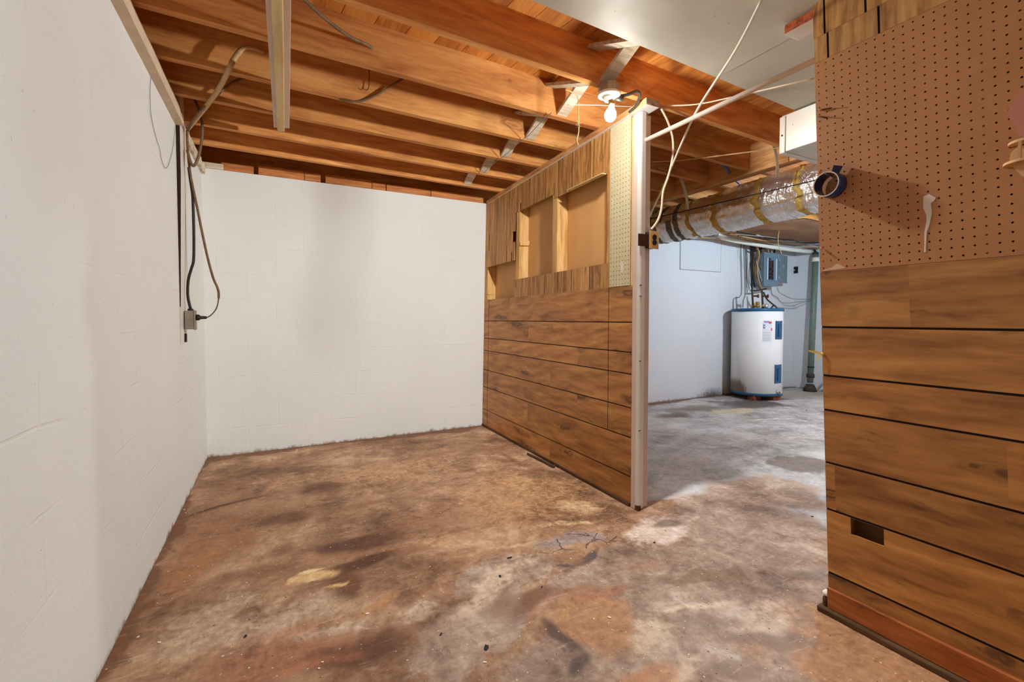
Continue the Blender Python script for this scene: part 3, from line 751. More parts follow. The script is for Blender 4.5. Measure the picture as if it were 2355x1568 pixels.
b = MB(); b.hexa([PM(-0.022, 1.80, 2.157), PM(0.070, 1.80, 2.157), PM(0.094, 4.08, 2.157), PM(-0.004, 4.08, 2.157), PM(-0.022, 1.80, 2.194), PM(0.070, 1.80, 2.194), PM(0.094, 4.08, 2.194), PM(-0.004, 4.08, 2.194)], ms=[1, 0, 2, 0, 0, 0])
b.build('top_plate', ['lumber_y', 'white_paint', 'endgrain'], pt, bevel=0.004)
pbox('header_lip', -0.03, 0.002, 2.165, 2.56, 1.905, 1.911, 'pale_board', 0.001)
# the doorway post at the end of the partition
b = MB(); b.box(1.7385, 1.830, 1.888, 1.926, 0.0, 2.156); b.build('end_post', 'post_paint', pt, bevel=0.004)
b = MB()
pf = [(1.7375, 1.888), (1.7375, 1.872), (1.7415, 1.866), (1.748, 1.864), (1.774, 1.866), (1.779, 1.871), (1.780, 1.888)]
b.prism([(x, y, 0.012) for x, y in pf], (0, 0, 2.142)); b.build('corner_trim', 'white_paint', pt)
for z in (1.50, 1.23, 1.17, 0.82, 0.44): MB().box(1.7372, 1.752, 1.8632, 1.866, z, z+0.0035).build('crack', 'groove', pt)
MB().box(1.736, 1.760, 1.862, 1.89, 0.0, 0.03).build('rotten_foot', 'dirtywood', pt, bevel=0.006)

# ================================================================== near panel wall, right of the doorway
RSH = 0.045
def RM(d, y, z): return Vector((XP+d, y+RSH*z, z))
pr = thing('partition_wall', (1.79, 0.3, 0), 'near panel wall of brown pegboard over walnut boards with a cut-out slot', 'partition wall')
def rbox(name, d0, d1, y0, y1, z0, z1, mat, bevel=0.0):
    return MB().hexa([RM(d0,y0,z0), RM(d1,y0,z0), RM(d1,y1,z0), RM(d0,y1,z0), RM(d0,y0,z1), RM(d1,y0,z1), RM(d1,y1,z1), RM(d0,y1,z1)]).build(name, mat, pr, bevel=bevel)
YR = 0.899
zg2 = [0.144, 0.370, 0.5367, 0.7245, 0.8477, 1.0205]
zs = sorted([0.02]+lines(zg2, 0.007)+[0.31, 0.366, 1.2175])
ys = [-2.4, -1.0, 0.1, 0.40, 0.4365, 0.4385, 0.48, 0.55, 0.64, 0.725, 0.822, 0.868, YR]
def rl(y, z):
    if 0.725 < y < 0.822 and 0.31 < z < 0.366: return None
    if any(abs(z-v) < 0.0035 for v in zg2): return (0.003, 1, 0)
    k = sum(z > v for v in zg2); cut = (0.1, 0.1, 0.868, 0.4365, 0.1, 0.1, 0.64)[k]
    return (0.0, 0, tone.setdefault(('r', k, y > cut), R.random()))
sheet(RM, ys, zs, rl, 0.005).build('lower_panel', ['panel_h', 'groove'], pr)
Z1, Z2 = 1.2185, 1.972
n0 = YR-round((YR-0.20)/0.0249)*0.0249
pegboard(RM, n0, YR, Z1, Z2, 0.0249, 0.0029, 0.005).build('pegboard', ['peg_brown', 'panel_edge'], pr)
rbox('pegboard', 0, 0.005, -2.4, n0-0.0005, Z1, Z2, 'peg_brown')
def ru(seed, gy):
    yv = sorted([-2.4]+lines(gy, 0.0065)+[YR])
    def f(y, z):
        if any(abs(y-v) < 0.00325 for v in gy): return (0.0035, 1, 0)
        return (0, 0, tone.setdefault((seed, sum(y > v for v in gy)), R.random()))
    return yv, f
yv, f = ru('a', [0.853, 0.70, 0.48, 0.2]); sheet(RM, yv, [1.973, 2.063], f, 0.006).build('upper_panel', ['panel_v', 'groove'], pr)
yv, f = ru('b', [0.861, 0.735, 0.52, 0.25]); sheet(lambda d, y, z: RM(d-0.002, y, z), yv, [2.062, 2.19], f, 0.007).build('upper_panel', ['panel_v', 'groove'], pr)
for y0 in (0.855, 0.45, 0.05, -0.4): rbox('stud', 0.006, 0.095, y0, y0+0.038, 0.022, 2.13, 'lumber')
rbox('sheathing', 0.0955, 0.10, -2.4, YR-0.01, 0.022, 2.13, 'hardboard')
rbox('bottom_plate', -0.03, 0.10, -2.4, YR+0.026, 0, 0.020, 'dirtywood', 0.004)
rbox('base_board', -0.014, -0.0005, -2.4, YR-0.002, 0.021, 0.092, 'redboard', 0.002)
b = MB(); b.box(1.750, 1.838, -2.4, 1.105, 2.142, 2.178, ms=[1, 0, 0, 0, 1, 2]); b.build('top_plate', ['lumber_y', 'white_paint', 'rough_end'], pr, bevel=0.003)
rbox('wood_chock', -0.012, 0.03, YR+0.001, YR+0.016, 0.021, 0.052, 'dirtywood', 0.004)
b = MB(); b.lathe([(0.001, 0), (0.012, 0.004), (0.014, 0.012), (0.008, 0.02), (0.001, 0.022)], RM(0.0, YR+0.006, 0.054), seg=12); b.build('foam_lump', 'foam', pr, smooth=True)
# glue smear, pins and nail heads on the near pegboard
def flat(name, mat, pts, parent, plane, h):
    b = MB(); b.prism([aX(x, y, plane-h) for x, y in pts], (h, 0, 0)); return b.build(name, mat, parent)
flat('glue_smear', 'glue', [(2123, 452), (2136, 446), (2152, 454), (2148, 462), (2141, 466), (2143, 490), (2138, 515), (2131, 534), (2129, 580), (2125, 580), (2126, 532), (2131, 508), (2130, 494), (2123, 478)], pr, XP, 0.0012)
flat('torn_edge', 'panel_edge', [(1887, 624), (1920, 620), (1945, 616), (1936, 610), (1925, 606), (1915, 613)], pr, XP, 0.0008)
for x, y in ((1886, 397), (1891, 571), (1888, 254)):
    p = aX(x, y, XP-0.003); MB().lathe([(0.0035, 0), (0.0045, 0.004), (0.0035, 0.009), (0.001, 0.011)], p, (-1, 0, 0.1), 12).build('pin', 'pale_wood', pr)
for pa, pb in (((1882, 268), (1902, 272)), ((1880, 254), (1912, 248))):
    MB().tube([aX(*pa, XP-0.002), aX(*pb, XP-0.012)], 0.0018, 6).build('nail', 'rust', pr)

# ================================================================== things on the walls
# tape roll
c = aX(1898, 423, 1.690)
tp = thing('tape_roll', (XP, c.y, c.z), 'nearly used roll of blue tape hanging on the brown pegboard', 'tape')
cx = Vector((XP-0.004, c.y, c.z)); r0, r1 = 0.037, 0.0425
def ring(b, ra, rb, h0, h1, mi, mo, me):
    seg = 48; k = len(b.v)
    for r, h in ((ra, h0), (rb, h0), (rb, h1), (ra, h1)):
        for q in range(seg):
            a = 2*PI*q/seg; b.v.append(cx+Vector((-h, math.cos(a)*r, math.sin(a)*r)))
    for q in range(seg):
        q2 = (q+1) % seg
        for s0, s1, m in ((0, 1, me), (1, 2, mo), (2, 3, me), (3, 0, mi)):
            b.face((k+s0*seg+q, k+s0*seg+q2, k+s1*seg+q2, k+s1*seg+q), m, 0, m != me)
b = MB(); ring(b, 0.0385, r1, 0.0, 0.049, 0, 0, 1); b.build('tape', ['tape_blue', 'tape_edge'], tp)
b = MB(); ring(b, r0, 0.0384, 0.0005, 0.0485, 0, 0, 0); b.build('core', 'tape_film', tp)
b = MB()
pp = [cx+Vector((-0.002, -0.018, 0.039)), cx+Vector((-0.047, -0.018, 0.039)), cx+Vector((-0.047, -0.024, 0.058)), cx+Vector((-0.002, -0.030, 0.060))]
b.prism(pp, (0, 0.0008, 0.0002)); b.build('loose_end', 'tape_blue', tp)
b = MB().tube(spline([cx+Vector((0.003, 0, 0.030)), cx+Vector((-0.045, 0, 0.0345)), cx+Vector((-0.056, 0, 0.040))]), 0.0022, 8); tag(b.build('peg_hook', 'bright_steel'), 'metal peg hook holding the blue tape roll', 'hook')

# wooden rack at the right edge
rk = aX(2345, 372, XP)
ra = thing('spool_rack', (XP, 0.44, 1.44), 'small round wooden rack with a pinkish back board fixed to the pegboard', 'rack')
p = aX(2345, 385, XP); yc = p.y-0.020
for nm, zz, rr in (('lower_shelf', aX(2345, 380, XP).z, 0.050), ('upper_shelf', aX(2345, 334, XP).z, 0.042)):
    b = MB(); k = [Vector((XP-math.cos(a)*rr, yc+math.sin(a)*rr, zz)) for a in [PI*(-0.5+q/20) for q in range(21)]]
    b.prism(k, (0, 0, 0.007)); b.build(nm, 'pale_wood', ra, bevel=0.001)
MB().box(XP-0.040, XP-0.034, yc+0.008, yc+0.014, aX(2345, 380, XP).z, aX(2345, 330, XP).z).build('upright', 'pale_wood', ra)
b = MB(); b.prism([aX(x, y, XP-0.004) for x, y in [(2420, 190), (2352, 212), (2330, 232), (2318, 255), (2322, 275), (2345, 312), (2420, 330)]], (0.0038, 0, 0)); b.build('back_board', 'pink_board', ra)
b = MB(); b.prism([aX(x, y, XP-0.003) for x, y in [(2420, 330), (2340, 335), (2324, 352), (2321, 366), (2328, 382), (2350, 405), (2420, 420)]], (0.0028, 0, 0)); b.build('round_plate', 'pale_wood', ra)

# yellow ribbon on the near panel edge
rb = thing('ribbon', aX(1890, 815, XP), 'small yellow ribbon tied to a nail on the doorway edge of the near panel', 'ribbon')
def strip(name, pts, w, mat, par, th=0.0012, up=(0, 0, 1)):
    b = MB()
    for i in range(len(pts)-1): b.bar(pts[i], pts[i+1], w, th, up)
    return b.build(name, mat, par)
a0 = aX(1892, 815, XP-0.006); a1 = a0+Vector((-0.006, 0.030, 0.009)); a2 = a0+Vector((-0.012, 0.016, -0.014))
b = MB(); b.prism([a0, a0+Vector((0, 0.012, 0.010)), a0+Vector((-0.006, 0.046, 0.013)), a0+Vector((-0.006, 0.044, 0.007)), a0+Vector((0, 0.012, 0.001))], (-0.0012, 0, 0)); b.build('tail', 'ribbon', rb)
b = MB(); b.prism([a0, a0+Vector((0, 0.010, -0.004)), a0+Vector((-0.004, 0.020, -0.019)), a0+Vector((-0.004, 0.015, -0.021))], (-0.0012, 0, 0)); b.build('tail', 'ribbon', rb)
MB().lathe([(0.002, 0), (0.006, 0.002), (0.006, 0.006), (0.002, 0.008)], aX(1893, 814, XP), (-1, 0, 0), 12).build('knot', 'ribbon', rb)

# outlet box on the doorway post
ob = thing('outlet_box', (1.85, 1.87, 1.43), 'two-socket outlet with a tan cover on a rusty bracket beside the doorway post', 'outlet')
c0, c1 = aY(1495, 530, 1.845), aY(1515, 573, 1.845)
MB().box(c0.x, c1.x, 1.845, 1.850, c1.z, c0.z).build('cover_plate', 'outlet_tan', ob, bevel=0.0015)
MB().box(c0.x+0.003, c1.x-0.003, 1.850, 1.895, c1.z+0.006, c0.z-0.006).build('box', 'dark_steel', ob)
xm = (c0.x+c1.x)/2
for z in (c1.z+0.034, c0.z-0.034):
    f = MB().lathe([(0.0155, 0), (0.0155, 0.003), (0.014, 0.004)], (xm, 1.845, z), (0, -1, 0), 20).build('socket', 'black', ob)
    for dx in (-0.005, 0.005): MB().box(xm+dx-0.0012, xm+dx+0.0012, 1.8400, 1.8412, z-0.002, z+0.006).build('slot', 'groove', f)
q0, q1 = aY(1468, 537, 1.862), aY(1491, 567, 1.862)
MB().box(q0.x, c0.x+0.004, 1.858, 1.864, q1.z, q0.z).build('bracket', 'rust', ob)

# bare bulb in a lampholder
bl = thing('bare_bulb', (1.46, 1.79, 2.0), 'lit bare light bulb in a porcelain lampholder under the joist', 'lamp')
BX, BY = 1.462, 1.765
MB().lathe([(0.001, 0.0), (0.052, 0.0), (0.052, -0.042), (0.001, -0.042)], (BX, BY+0.03, 2.194), seg=8, sm=False).build('junction_box', 'steel_box', bl, bevel=0.002)
MB().lathe([(0.001, 0), (0.056, 0), (0.058, -0.006), (0.050, -0.012), (0.024, -0.018), (0.022, -0.034), (0.001, -0.034)], (BX, BY+0.03, 2.151), seg=32).build('lampholder', 'porcelain', bl)
MB().lathe([(0.001, 0), (0.0135, 0), (0.0135, -0.018), (0.001, -0.018)], (BX+0.014, BY+0.025, 2.118), (0.35, 0.1, 1), 20).build('bulb_cap', 'brass', bl)
prof = [(0.012, 0.0), (0.013, -0.012), (0.018, -0.026), (0.026, -0.042), (0.0295, -0.056), (0.028, -0.070), (0.020, -0.083), (0.008, -0.090), (0.0005, -0.091)]
MB().lathe(prof, (BX+0.018, BY+0.027, 2.104), (0.22, 0.06, 1), 24).build('bulb', 'bulb', bl)
MB().lathe([(0.001, 0), (0.021, 0), (0.023, -0.022), (0.001, -0.024)], (BX+0.060, BY+0.02, 2.150), (0, -0.5, 1), 20).build('knob', 'dark_steel', bl)
cable('lamp_lead', [(BX+0.062, BY+0.02, 2.150), (BX+0.10, BY+0.0, 2.158), (BX+0.14, BY-0.01, 2.178), (BX+0.19, BY+0.02, 2.186), (1.70, 1.86, 2.175), (1.715, 1.93, 2.17)], 0.008, 'dark_steel', '', '', parent=bl)

# closet rod, ropes and cords in the doorway
tag(MB().tube([aY(1478, 326, 1.888), Vector((1.874, 0.94, aX(1868, 141, 1.87).z))], 0.0115, 16).build('closet_rod', 'post_paint'), 'painted round rod spanning the top of the doorway', 'rod')
tag(MB().lathe([(0.017, 0), (0.019, 0.004), (0.014, 0.016)], aY(1478, 326, 1.888), (0, -1, 0), 20).build('rod_socket', 'post_paint'), 'white cup on the doorway post holding the rod', 'bracket')
r0_ = aZ(1752, -8, 2.17)
def rope_pts(a, b2, sag=0.0, n=6):
    return [a.lerp(b2, i/n)+Vector((0, 0, -sag*4*(i/n)*(1-i/n))) for i in range(n+1)]
pA, pB = aZ(1754, -6, 2.184), aY(1490, 505, 2.15)
lY = lambda t: pA.y+(pB.y-pA.y)*t
cable('rope', [pA, aY(1690, 118, lY(.17)), aY(1605, 250, lY(.45)), aY(1565, 335, lY(.64)), aY(1528, 423, lY(.83)), pB], 0.0055, 'white_cord', 'white rope running down from the sheet metal past the doorway rod', 'rope')
cable('outlet_cable', [aY(x, y, d) for x, y, d in ((1521, 250, 1.83), (1536, 280, 1.85), (1547, 318, 1.87), (1547, 360, 1.87), (1537, 405, 1.87), (1525, 440, 1.87), (1521, 480, 1.87), (1512, 508, 1.87), (1497, 528, 1.87))], 0.006, 'cream_cord', 'cream cable looping from the top plate down to the outlet', 'cable')
cable('cord', [aY(1523, 243, 1.86), aY(1600, 240, 1.7), aY(1690, 222, 1.5), aY(1872, 180, 1.15)], 0.0035, 'cream_cord', 'thin cream cord stretched from the top plate towards the near panel', 'cord')
cable('cord', [aY(1500, 372, 2.3), aY(1570, 368, 2.2), aY(1680, 355, 1.9), aY(1790, 340, 1.7), aY(1885, 322, 1.5)], 0.004, 'tan_cable', 'thin tan cord stretched in front of the strap and metal box', 'cord')
cable('string', [aY(x, y, 1.98) for x, y in ((1300, 206), (1316, 212), (1329, 224), (1330, 262), (1331, 300), (1327, 322), (1330, 334))], 0.0028, 'jute', 'frayed jute string hanging from the bridging beside the bulb', 'string')
tuft = MB()
for k in range(26):
    c = aY(1330, 286+R.uniform(-9, 9), 1.98); d = Vector((R.uniform(-1, 1), R.uniform(-1, 1), R.uniform(-1, .6)))*0.016
    tuft.tube([c, c+d*0.6+Vector((0, 0, -0.002)), c+d], 0.0007, 4)
tag(tuft.build('string_tuft', 'jute'), 'frayed knot halfway down the hanging jute string', 'string')
cable('string', [aY(1305, 241, 1.93), aY(1380, 242, 1.93), aY(1462, 246, 1.93)], 0.0016, 'white_cord', 'thin white string stretched level behind the bulb', 'string')
cable('wire', [aZ(x, y, 2.186) for x, y in ((1270, 258), (1245, 280), (1215, 312), (1200, 322), (1160, 358), (1140, 372), (1112, 398))], 0.0022, 'wire_gray', 'thin grey wire stapled under the joists along the bridging', 'wire')

# cables along the joists
cable('joist_cable', [aZ(690, -12, 2.215), aY(742, 38, 1.98), aY(800, 82, 2.06), aY(838, 100, 2.12), aY(858, 112, 2.165)], 0.007, 'brown_cable', 'dark cable passing into the face of the bright joist near the top', 'cable')
cable('joist_cable', [aY(x, y, d) for x, y, d in ((770, 222, 2.565), (795, 231, 2.545), (830, 232, 2.535), (870, 216, 2.525), (905, 194, 2.52), (930, 178, 2.50))], 0.006, 'brown_cable', 'dark cable looping under the knotty fourth joist', 'cable')
cable('wire', [aY(x, y, 2.52) for x, y in ((849, 152), (849, 180), (848, 200), (843, 207), (836, 204))], 0.002, 'rust', 'short bent wire hanging between two joists', 'wire')
cable('service_cable', [aY(432, 296, 3.24), aY(455, 268, 3.08), aY(497, 214, 2.74), aY(524, 165, 2.47), aY(538, 136, 2.45), aY(556, 114, 2.45), aY(572, 109, 2.46), aY(606, 119, 2.49)], [0.012]*30+[0.009]*13, 'tan_cable', 'thick tan cable rising from the wall board to the joists', 'cable')
cable('service_cable', [aY(430, 305, 3.25), aY(448, 270, 3.05), aY(470, 246, 2.92), aY(500, 218, 2.83), aY(530, 192, 2.84), aY(556, 181, 2.86), aY(585, 178, 2.875)], 0.006, 'brown_cable', 'thin dark cable behind the thick tan one, running to the joists', 'cable')
cable('service_cable', [aY(x, y, 3.2) for x, y in ((412, 225), (411, 205), (416, 194), (428, 196), (443, 220), (457, 250), (464, 280), (465, 310), (459, 350), (450, 376), (443, 381), (436, 366), (431, 345))], 0.0075, 'brown_cable', 'brown cable bent in a long loop at the head of the wall board', 'cable')

# ================================================================== left wall board, box and cords
y0 = aX(407, 430, XL).y
XBd = aY(416.5, 430, y0).x
y1 = aX(431, 430, XBd).y
zb, zt = aX(408, 795, XL+0.008).z, 2.34
wb = thing('wall_board', (XL, y0, zb), 'narrow white painted board standing against the left wall with one edge coloured dark as a shadow gap', 'board')
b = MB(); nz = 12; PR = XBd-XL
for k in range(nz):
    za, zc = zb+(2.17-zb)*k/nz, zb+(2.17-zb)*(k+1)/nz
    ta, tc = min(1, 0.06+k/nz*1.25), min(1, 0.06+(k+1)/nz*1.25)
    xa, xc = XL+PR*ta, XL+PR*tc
    b.hexa([(XL+0.001, y0, za), (xa, y0, za), (xa, y1, za), (XL+0.001, y1, za), (XL+0.001, y0, zc), (xc, y0, zc), (xc, y1, zc), (XL+0.001, y1, zc)], ms=[2, 0, 1 if k > 1 else 0, 0, 0, 0])  # camera-side edge coloured dark, standing in for the shaded slit behind the board
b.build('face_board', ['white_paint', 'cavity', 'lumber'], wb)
MB().box(XL+0.001, XBd+0.004, y0+0.02, y1+0.03, 2.172, 2.34).build('upper_end', 'post_paint', wb, bevel=0.006)
jb = thing('junction_box', (-0.40, 3.28, 1.02), 'grey metal junction box on the white wall board with a black plug', 'junction box')
YJ = 3.20
a0, a1 = aY(424, 714, YJ), aY(450, 757, YJ)
MB().box(a0.x, a1.x-0.010, YJ, YJ+0.055, a1.z, a0.z).build('box', 'steel_box', jb, bevel=0.003)
MB().box(a1.x-0.0095, a1.x, YJ-0.002, YJ+0.057, a1.z-0.004, a0.z+0.002).build('cover', 'steel_box', jb, bevel=0.003)
for z in (0.30, 0.62):
    MB().lathe([(0.0125, 0), (0.0125, 0.0012), (0.011, 0.0016), (0.0105, 0.0008)], (a0.x+0.024, YJ, a1.z+(a0.z-a1.z)*z), (0, -1, 0), 20).build('knockout', 'steel_box', jb)
pz = aY(455, 730, YJ).z
MB().lathe([(0.001, 0), (0.017, 0), (0.018, 0.012), (0.010, 0.022), (0.0085, 0.05), (0.006, 0.052), (0.001, 0.052)], (a1.x+0.001, YJ+0.02, pz), (1, 0, 0), 20).build('plug', 'black_rubber', jb)
MB().lathe([(0.001, 0), (0.012, 0), (0.016, 0.004), (0.012, 0.012), (0.001, 0.012)], (a0.x+0.026, YJ+0.025, a0.z), (0, 0, 1), 16).build('cable_clamp', 'black_rubber', jb)
cable('plug_cord', [(a1.x+0.052, YJ+0.02, pz)]+[aY(x, y, YJ+0.02) for x, y in ((486, 724), (498, 708), (503, 684), (501, 664), (490, 638), (477, 590), (464, 530), (452, 470), (441, 418), (435, 380), (431, 330), (430, 300))], [0.0035]*18+[0.0065]*55, 'brown_cable', 'dark appliance cord hanging in a curve from the black plug', 'cord')
cable('box_cable', [(a0.x+0.026, YJ+0.025, a0.z+0.012)]+[aY(x, y, YJ+0.025) for x, y in ((432, 680), (433, 645), (440, 618), (445, 600), (446, 560), (445, 500), (443, 450), (438, 415), (434, 385))], 0.0075, 'black_rubber', 'black cable entering the top of the junction box', 'cable')
tag(MB().box(XL+0.001, XL+0.012, aX(424, 780, XL).y-0.01, aX(424, 780, XL).y+0.015, aX(418, 788, XL).z, aX(418, 768, XL).z).build('wall_clip', 'black'), 'small black clip under the junction box', 'clip')
cable('wire', [aX(x, y, XL+0.004) for x, y in ((346, 140), (347, 175), (345, 215), (348, 268), (360, 320), (367, 340), (372, 368), (382, 387), (392, 366), (400, 325), (405, 262))], 0.0014, 'wire_gray', 'thin wire drooping against the left wall near the ceiling', 'wire')

# ================================================================== utility room beyond the doorway
# insulated round duct
dc = thing('insulated_duct', (3.42, 2.9, 1.75), 'large round duct wrapped in wrinkled silver foil insulation', 'duct')
D0, D1 = Vector((3.36, 4.20, 1.965)), Vector((3.53, 1.87, 2.015)); ra0, ra1 = 0.150, 0.187
def dpt(s): return D0.lerp(D1, s)+Vector((0, 0, -0.02*math.sin(PI*s)))
def drad(s): return ra0+(ra1-ra0)*s
AX = (D1-D0).normalized(); AU = AX.cross(Vector((0, 0, 1))).normalized(); AW = AU.cross(AX)
def dring(s, a, e=0.0):
    d = AU*math.cos(a)+AW*math.sin(a); r = drad(s)
    seam = sum(math.exp(-((s-q)/0.012)**2) for q in SEAMS)
    w = 0.012*noise.noise((d.x*3.5+s*9, d.y*3.5, d.z*3.5+s*7))+0.006*noise.noise((d.x*9+s*30, d.y*9, d.z*9))+RID*(abs(noise.noise((s*62+1.6*math.sin(a+s*9), d.x*2.2+s*4, d.z*2.2)))+0.6*abs(noise.noise((s*120-2.0*math.cos(a-s*5), d.x*3.5, d.z*3.5+s*9)))-0.4)-0.014*seam
    return dpt(s)+d*(r+w+e)
RID = 0.009
SEAMS = (0.535, 0.645, 0.807, 0.938)
b = MB(); ns, na = 420, 72
for i in range(ns+1):
    for k in range(na): b.v.append(dring(i/ns, 2*PI*k/na))
for i in range(ns):
    for k in range(na):
        k2 = (k+1) % na; b.face((i*na+k, i*na+k2, (i+1)*na+k2, (i+1)*na+k), 0, 0, True)
b.face(tuple(range(na))[::-1]); b.face(tuple(ns*na+k for k in range(na)))
b.build('foil_wrap', 'foil', dc)
def band(name, s0, s1, mat, e, a0=0, a1=2*PI, slant=0.0, rag=0.0):
    b = MB(); n = 60; m = 4
    for i in range(n+1):
        a = a0+(a1-a0)*i/n; g = rag*noise.noise((i*0.35, s0*50, 0))
        for j in range(m+1):
            s = s0+g+(s1-s0)*j/m+slant*(a-a0)/(a1-a0); b.v.append(dring(s, a, e if 0 < j < m else 0.0))
    for i in range(n):
        for j in range(m): b.face((i*(m+1)+j, i*(m+1)+j+1, (i+1)*(m+1)+j+1, (i+1)*(m+1)+j), 0, 0, True)
    return b.build(name, mat, dc)
for q, w in zip(SEAMS, (0.012, 0.022, 0.022, 0.018)): band('insulation_seam', q-w/2, q+w/2, 'fiberglass', 0.012, rag=0.012)
for q, w, sl in ((0.40, 0.028, 0.05), (0.48, 0.024, 0.0), (0.345, 0.022, 0.03)): band('tape_band', q-w/2, q+w/2, 'duct_tape', 0.007, slant=sl)
for x0, y0, x1, y1, Y, lab in ((1563, 402, 1582, 482, 2.75, 'pale strap holding up the far end of the silver duct'), (1776, 322, 1788, 402, 1.98, 'pale strap holding up the duct beside the metal box'),
                               (1488, 452, 1497, 500, 3.3, 'short strap at the doorway post above the duct')):
    p0, p1 = aY(x0, y0, Y), aY(x1, y1, Y); b = MB(); prev = p0
    for i in range(1, 9):
        s = i/8; q = p0.lerp(p1, s)+Vector((0.02*math.sin(PI*s), 0, 0)); b.bar(prev, q, 0.032, 0.002, (0, 1, 0)); prev = q
    tag(b.build('hanger_strap', 'strap'), lab, 'strap', 'duct hanger straps')
cable('wire', rope_pts(aY(1490, 505, 2.9), aY(1885, 412, 1.75), 0.0), 0.004, 'black', 'dark wire stretched along the front of the silver duct', 'wire')
cable('blue_cable', [aY(1652, 372, 2.45), aY(1668, 385, 2.45), aY(1685, 408, 2.5), aY(1700, 422, 2.55)], 0.009, 'blue_cable', 'short blue cable dropping behind the silver duct', 'cable')
# rectangular metal box duct
bx = thing('metal_duct', (2.7, 1.2, 1.97), 'square sheet metal duct end hanging beside the near panel', 'duct')
b = MB(); b.box(2.525, 2.87, 0.3, 1.60, 1.978, 2.181); b.build('box', 'box_metal', bx, bevel=0.003)
b = MB(); b.box(2.517, 2.878, 1.575, 1.607, 1.971, 2.174); b.build('flange', 'box_metal', bx, bevel=0.003)
for z in (2.07,): MB().lathe([(0.005, 0), (0.004, 0.004), (0.001, 0.005)], (2.517, 1.591, z), (-1, 0, 0), 10).build('screw', 'rust', bx)

# insulation and boards overhead beyond the duct
b = MB(); nx, ny = 40, 20; P = []
for i in range(nx+1):
    for j in range(ny+1):
        x, y = 3.9+3.1*i/nx, 3.0+1.18*j/ny
        P.append(Vector((x, y, 2.145-0.022*noise.noise((x*2.5, y*4, 0))-0.012*noise.noise((x*8, y*9, 3)))))
b.v += P
for i in range(nx):
    for j in range(ny): k = i*(ny+1)+j; b.face((k, k+1, k+ny+2, k+ny+1), 0, 0, True)
k = len(b.v); b.v += [p+Vector((0, 0, 0.012)) for p in P]
for i in range(nx):
    for j in range(ny): q = k+i*(ny+1)+j; b.face((q, q+ny+1, q+ny+2, q+1), 0, 0, True)
tag(b.build('insulation_facing', 'foil_brown'), 'brown paper-faced insulation sagging under the joists above the water heater', 'insulation')
for i in range(9):
    x0 = 4.7+R.uniform(0, .6); pts = []
    y = 3.9+R.uniform(-.35, .2)
    for k in range(7): pts.append(Vector((x0+0.34*k, min(4.2, y+R.uniform(-.06, .06)), 2.092-R.random()*0.03)))
    cable('loose_cable', pts, R.choice((0.004, 0.006, 0.008)), R.choice(('black', 'brown_cable', 'wire_gray', 'tan_cable')), 'loose cable strung under the ceiling above the breaker panel', 'cable', 'cables above the breaker panel')
cable('hanging_wire', [aY(x, y, 3.5) for x, y in ((1808, 510), (1796, 522), (1790, 540), (1790, 562), (1794, 575), (1798, 584))], 0.004, 'tan_cable', 'single tan wire dangling in front of the white pipe', 'wire')

# white drain pipe along the wall and the green downpipe
pv = [aY(1648, 540, 4.02), aY(1690, 553, 4.02), aY(1800, 571, 3.98), aY(1868, 579, 3.95)]
tag(MB().tube(spline(pv), 0.031, 16).build('drain_pipe', 'pvc'), 'white plastic drain pipe sloping along the wall above the breaker panel', 'pipe')
gp = thing('downpipe', (6.93, 3.85, 0), 'grey-green vertical pipe standing on the floor right of the water heater', 'pipe')
q0, q1 = aY(1876, 592, 3.86), aY(1863, 880, 3.86)
tag(MB().tube([pv[-1]+Vector((-0.005, 0, 0)), pv[-1]+Vector((0.03, -0.01, -0.005)), pv[-1]+Vector((0.052, -0.03, -0.03)), q0+Vector((0.0, 0, 0.05))], 0.034, 16).build('pipe_elbow', 'black'), 'dark rubber elbow joining the white pipe to the green pipe', 'pipe fitting')
b = MB().tube([q0+Vector((0, 0, 0.04)), q0.lerp(q1, 0.5), q1], 0.040, 20); b.build('shaft', 'green_pipe', gp)
MB().tube([q0+Vector((0, 0, 0.0)), q0+Vector((0, 0, -0.06))], 0.046, 20).build('collar', 'pvc', gp)
s1 = q0.lerp(q1, 0.93); MB().tube([s1, s1+Vector((0, 0, -0.05))], 0.052, 16).build('collar', 'iron', gp)
MB().tube([Vector((q1.x, q1.y, 0.10)), Vector((q1.x, q1.y, 0.05)), Vector((q1.x, q1.y, 0.0))], [0.05, 0.075, 0.09], 16).build('foot', 'iron', gp)
s2 = q0.lerp(q1, 0.87); MB().tube([s2, s2+Vector((0, 0, -0.014))], 0.046, 16).build('clamp', 'black', gp)

# water heater
HX, HY, HR, HB, HT = 5.70, 3.90, 0.307, 0.062, 1.178
wh = thing('water_heater', (HX, HY, 0), 'white cylindrical water heater with blue bands standing on bricks', 'water heater')
MB().lathe([(0.01, HB), (HR-0.004, HB), (HR, HB+0.004), (HR, HT-0.002), (HR-0.004, HT), (0.01, HT)], (HX, HY, 0), seg=72).build('tank', 'heater', wh)
MB().lathe([(HR+0.001, HT-0.032), (HR+0.006, HT-0.030), (HR+0.006, HT+0.002), (HR-0.01, HT+0.008), (0.01, HT+0.016)], (HX, HY, 0), seg=72).build('top_band', 'heater_blue', wh)
MB().lathe([(HR-0.01, HB-0.006), (HR+0.005, HB-0.004), (HR+0.005, HB+0.026), (HR+0.001, HB+0.030)], (HX, HY, 0), seg=72).build('bottom_band', 'heater_blue', wh)
def rim(xpx, e=0.0):
    """angle on the tank for a photo column"""
    best = None
    for k in range(720):
        a = 2*PI*k/720; p = Vector((HX+HR*math.cos(a), HY+HR*math.sin(a), 0.6))
        d = p-EYE
        if d.xy.dot(Vector((math.cos(a), math.sin(a)))) > 0: continue
        x = PPX+F*d.dot(RT)/d.dot(FW)
        if best is None or abs(x-xpx) < best[0]: best = (abs(x-xpx), a)
    return best[1]
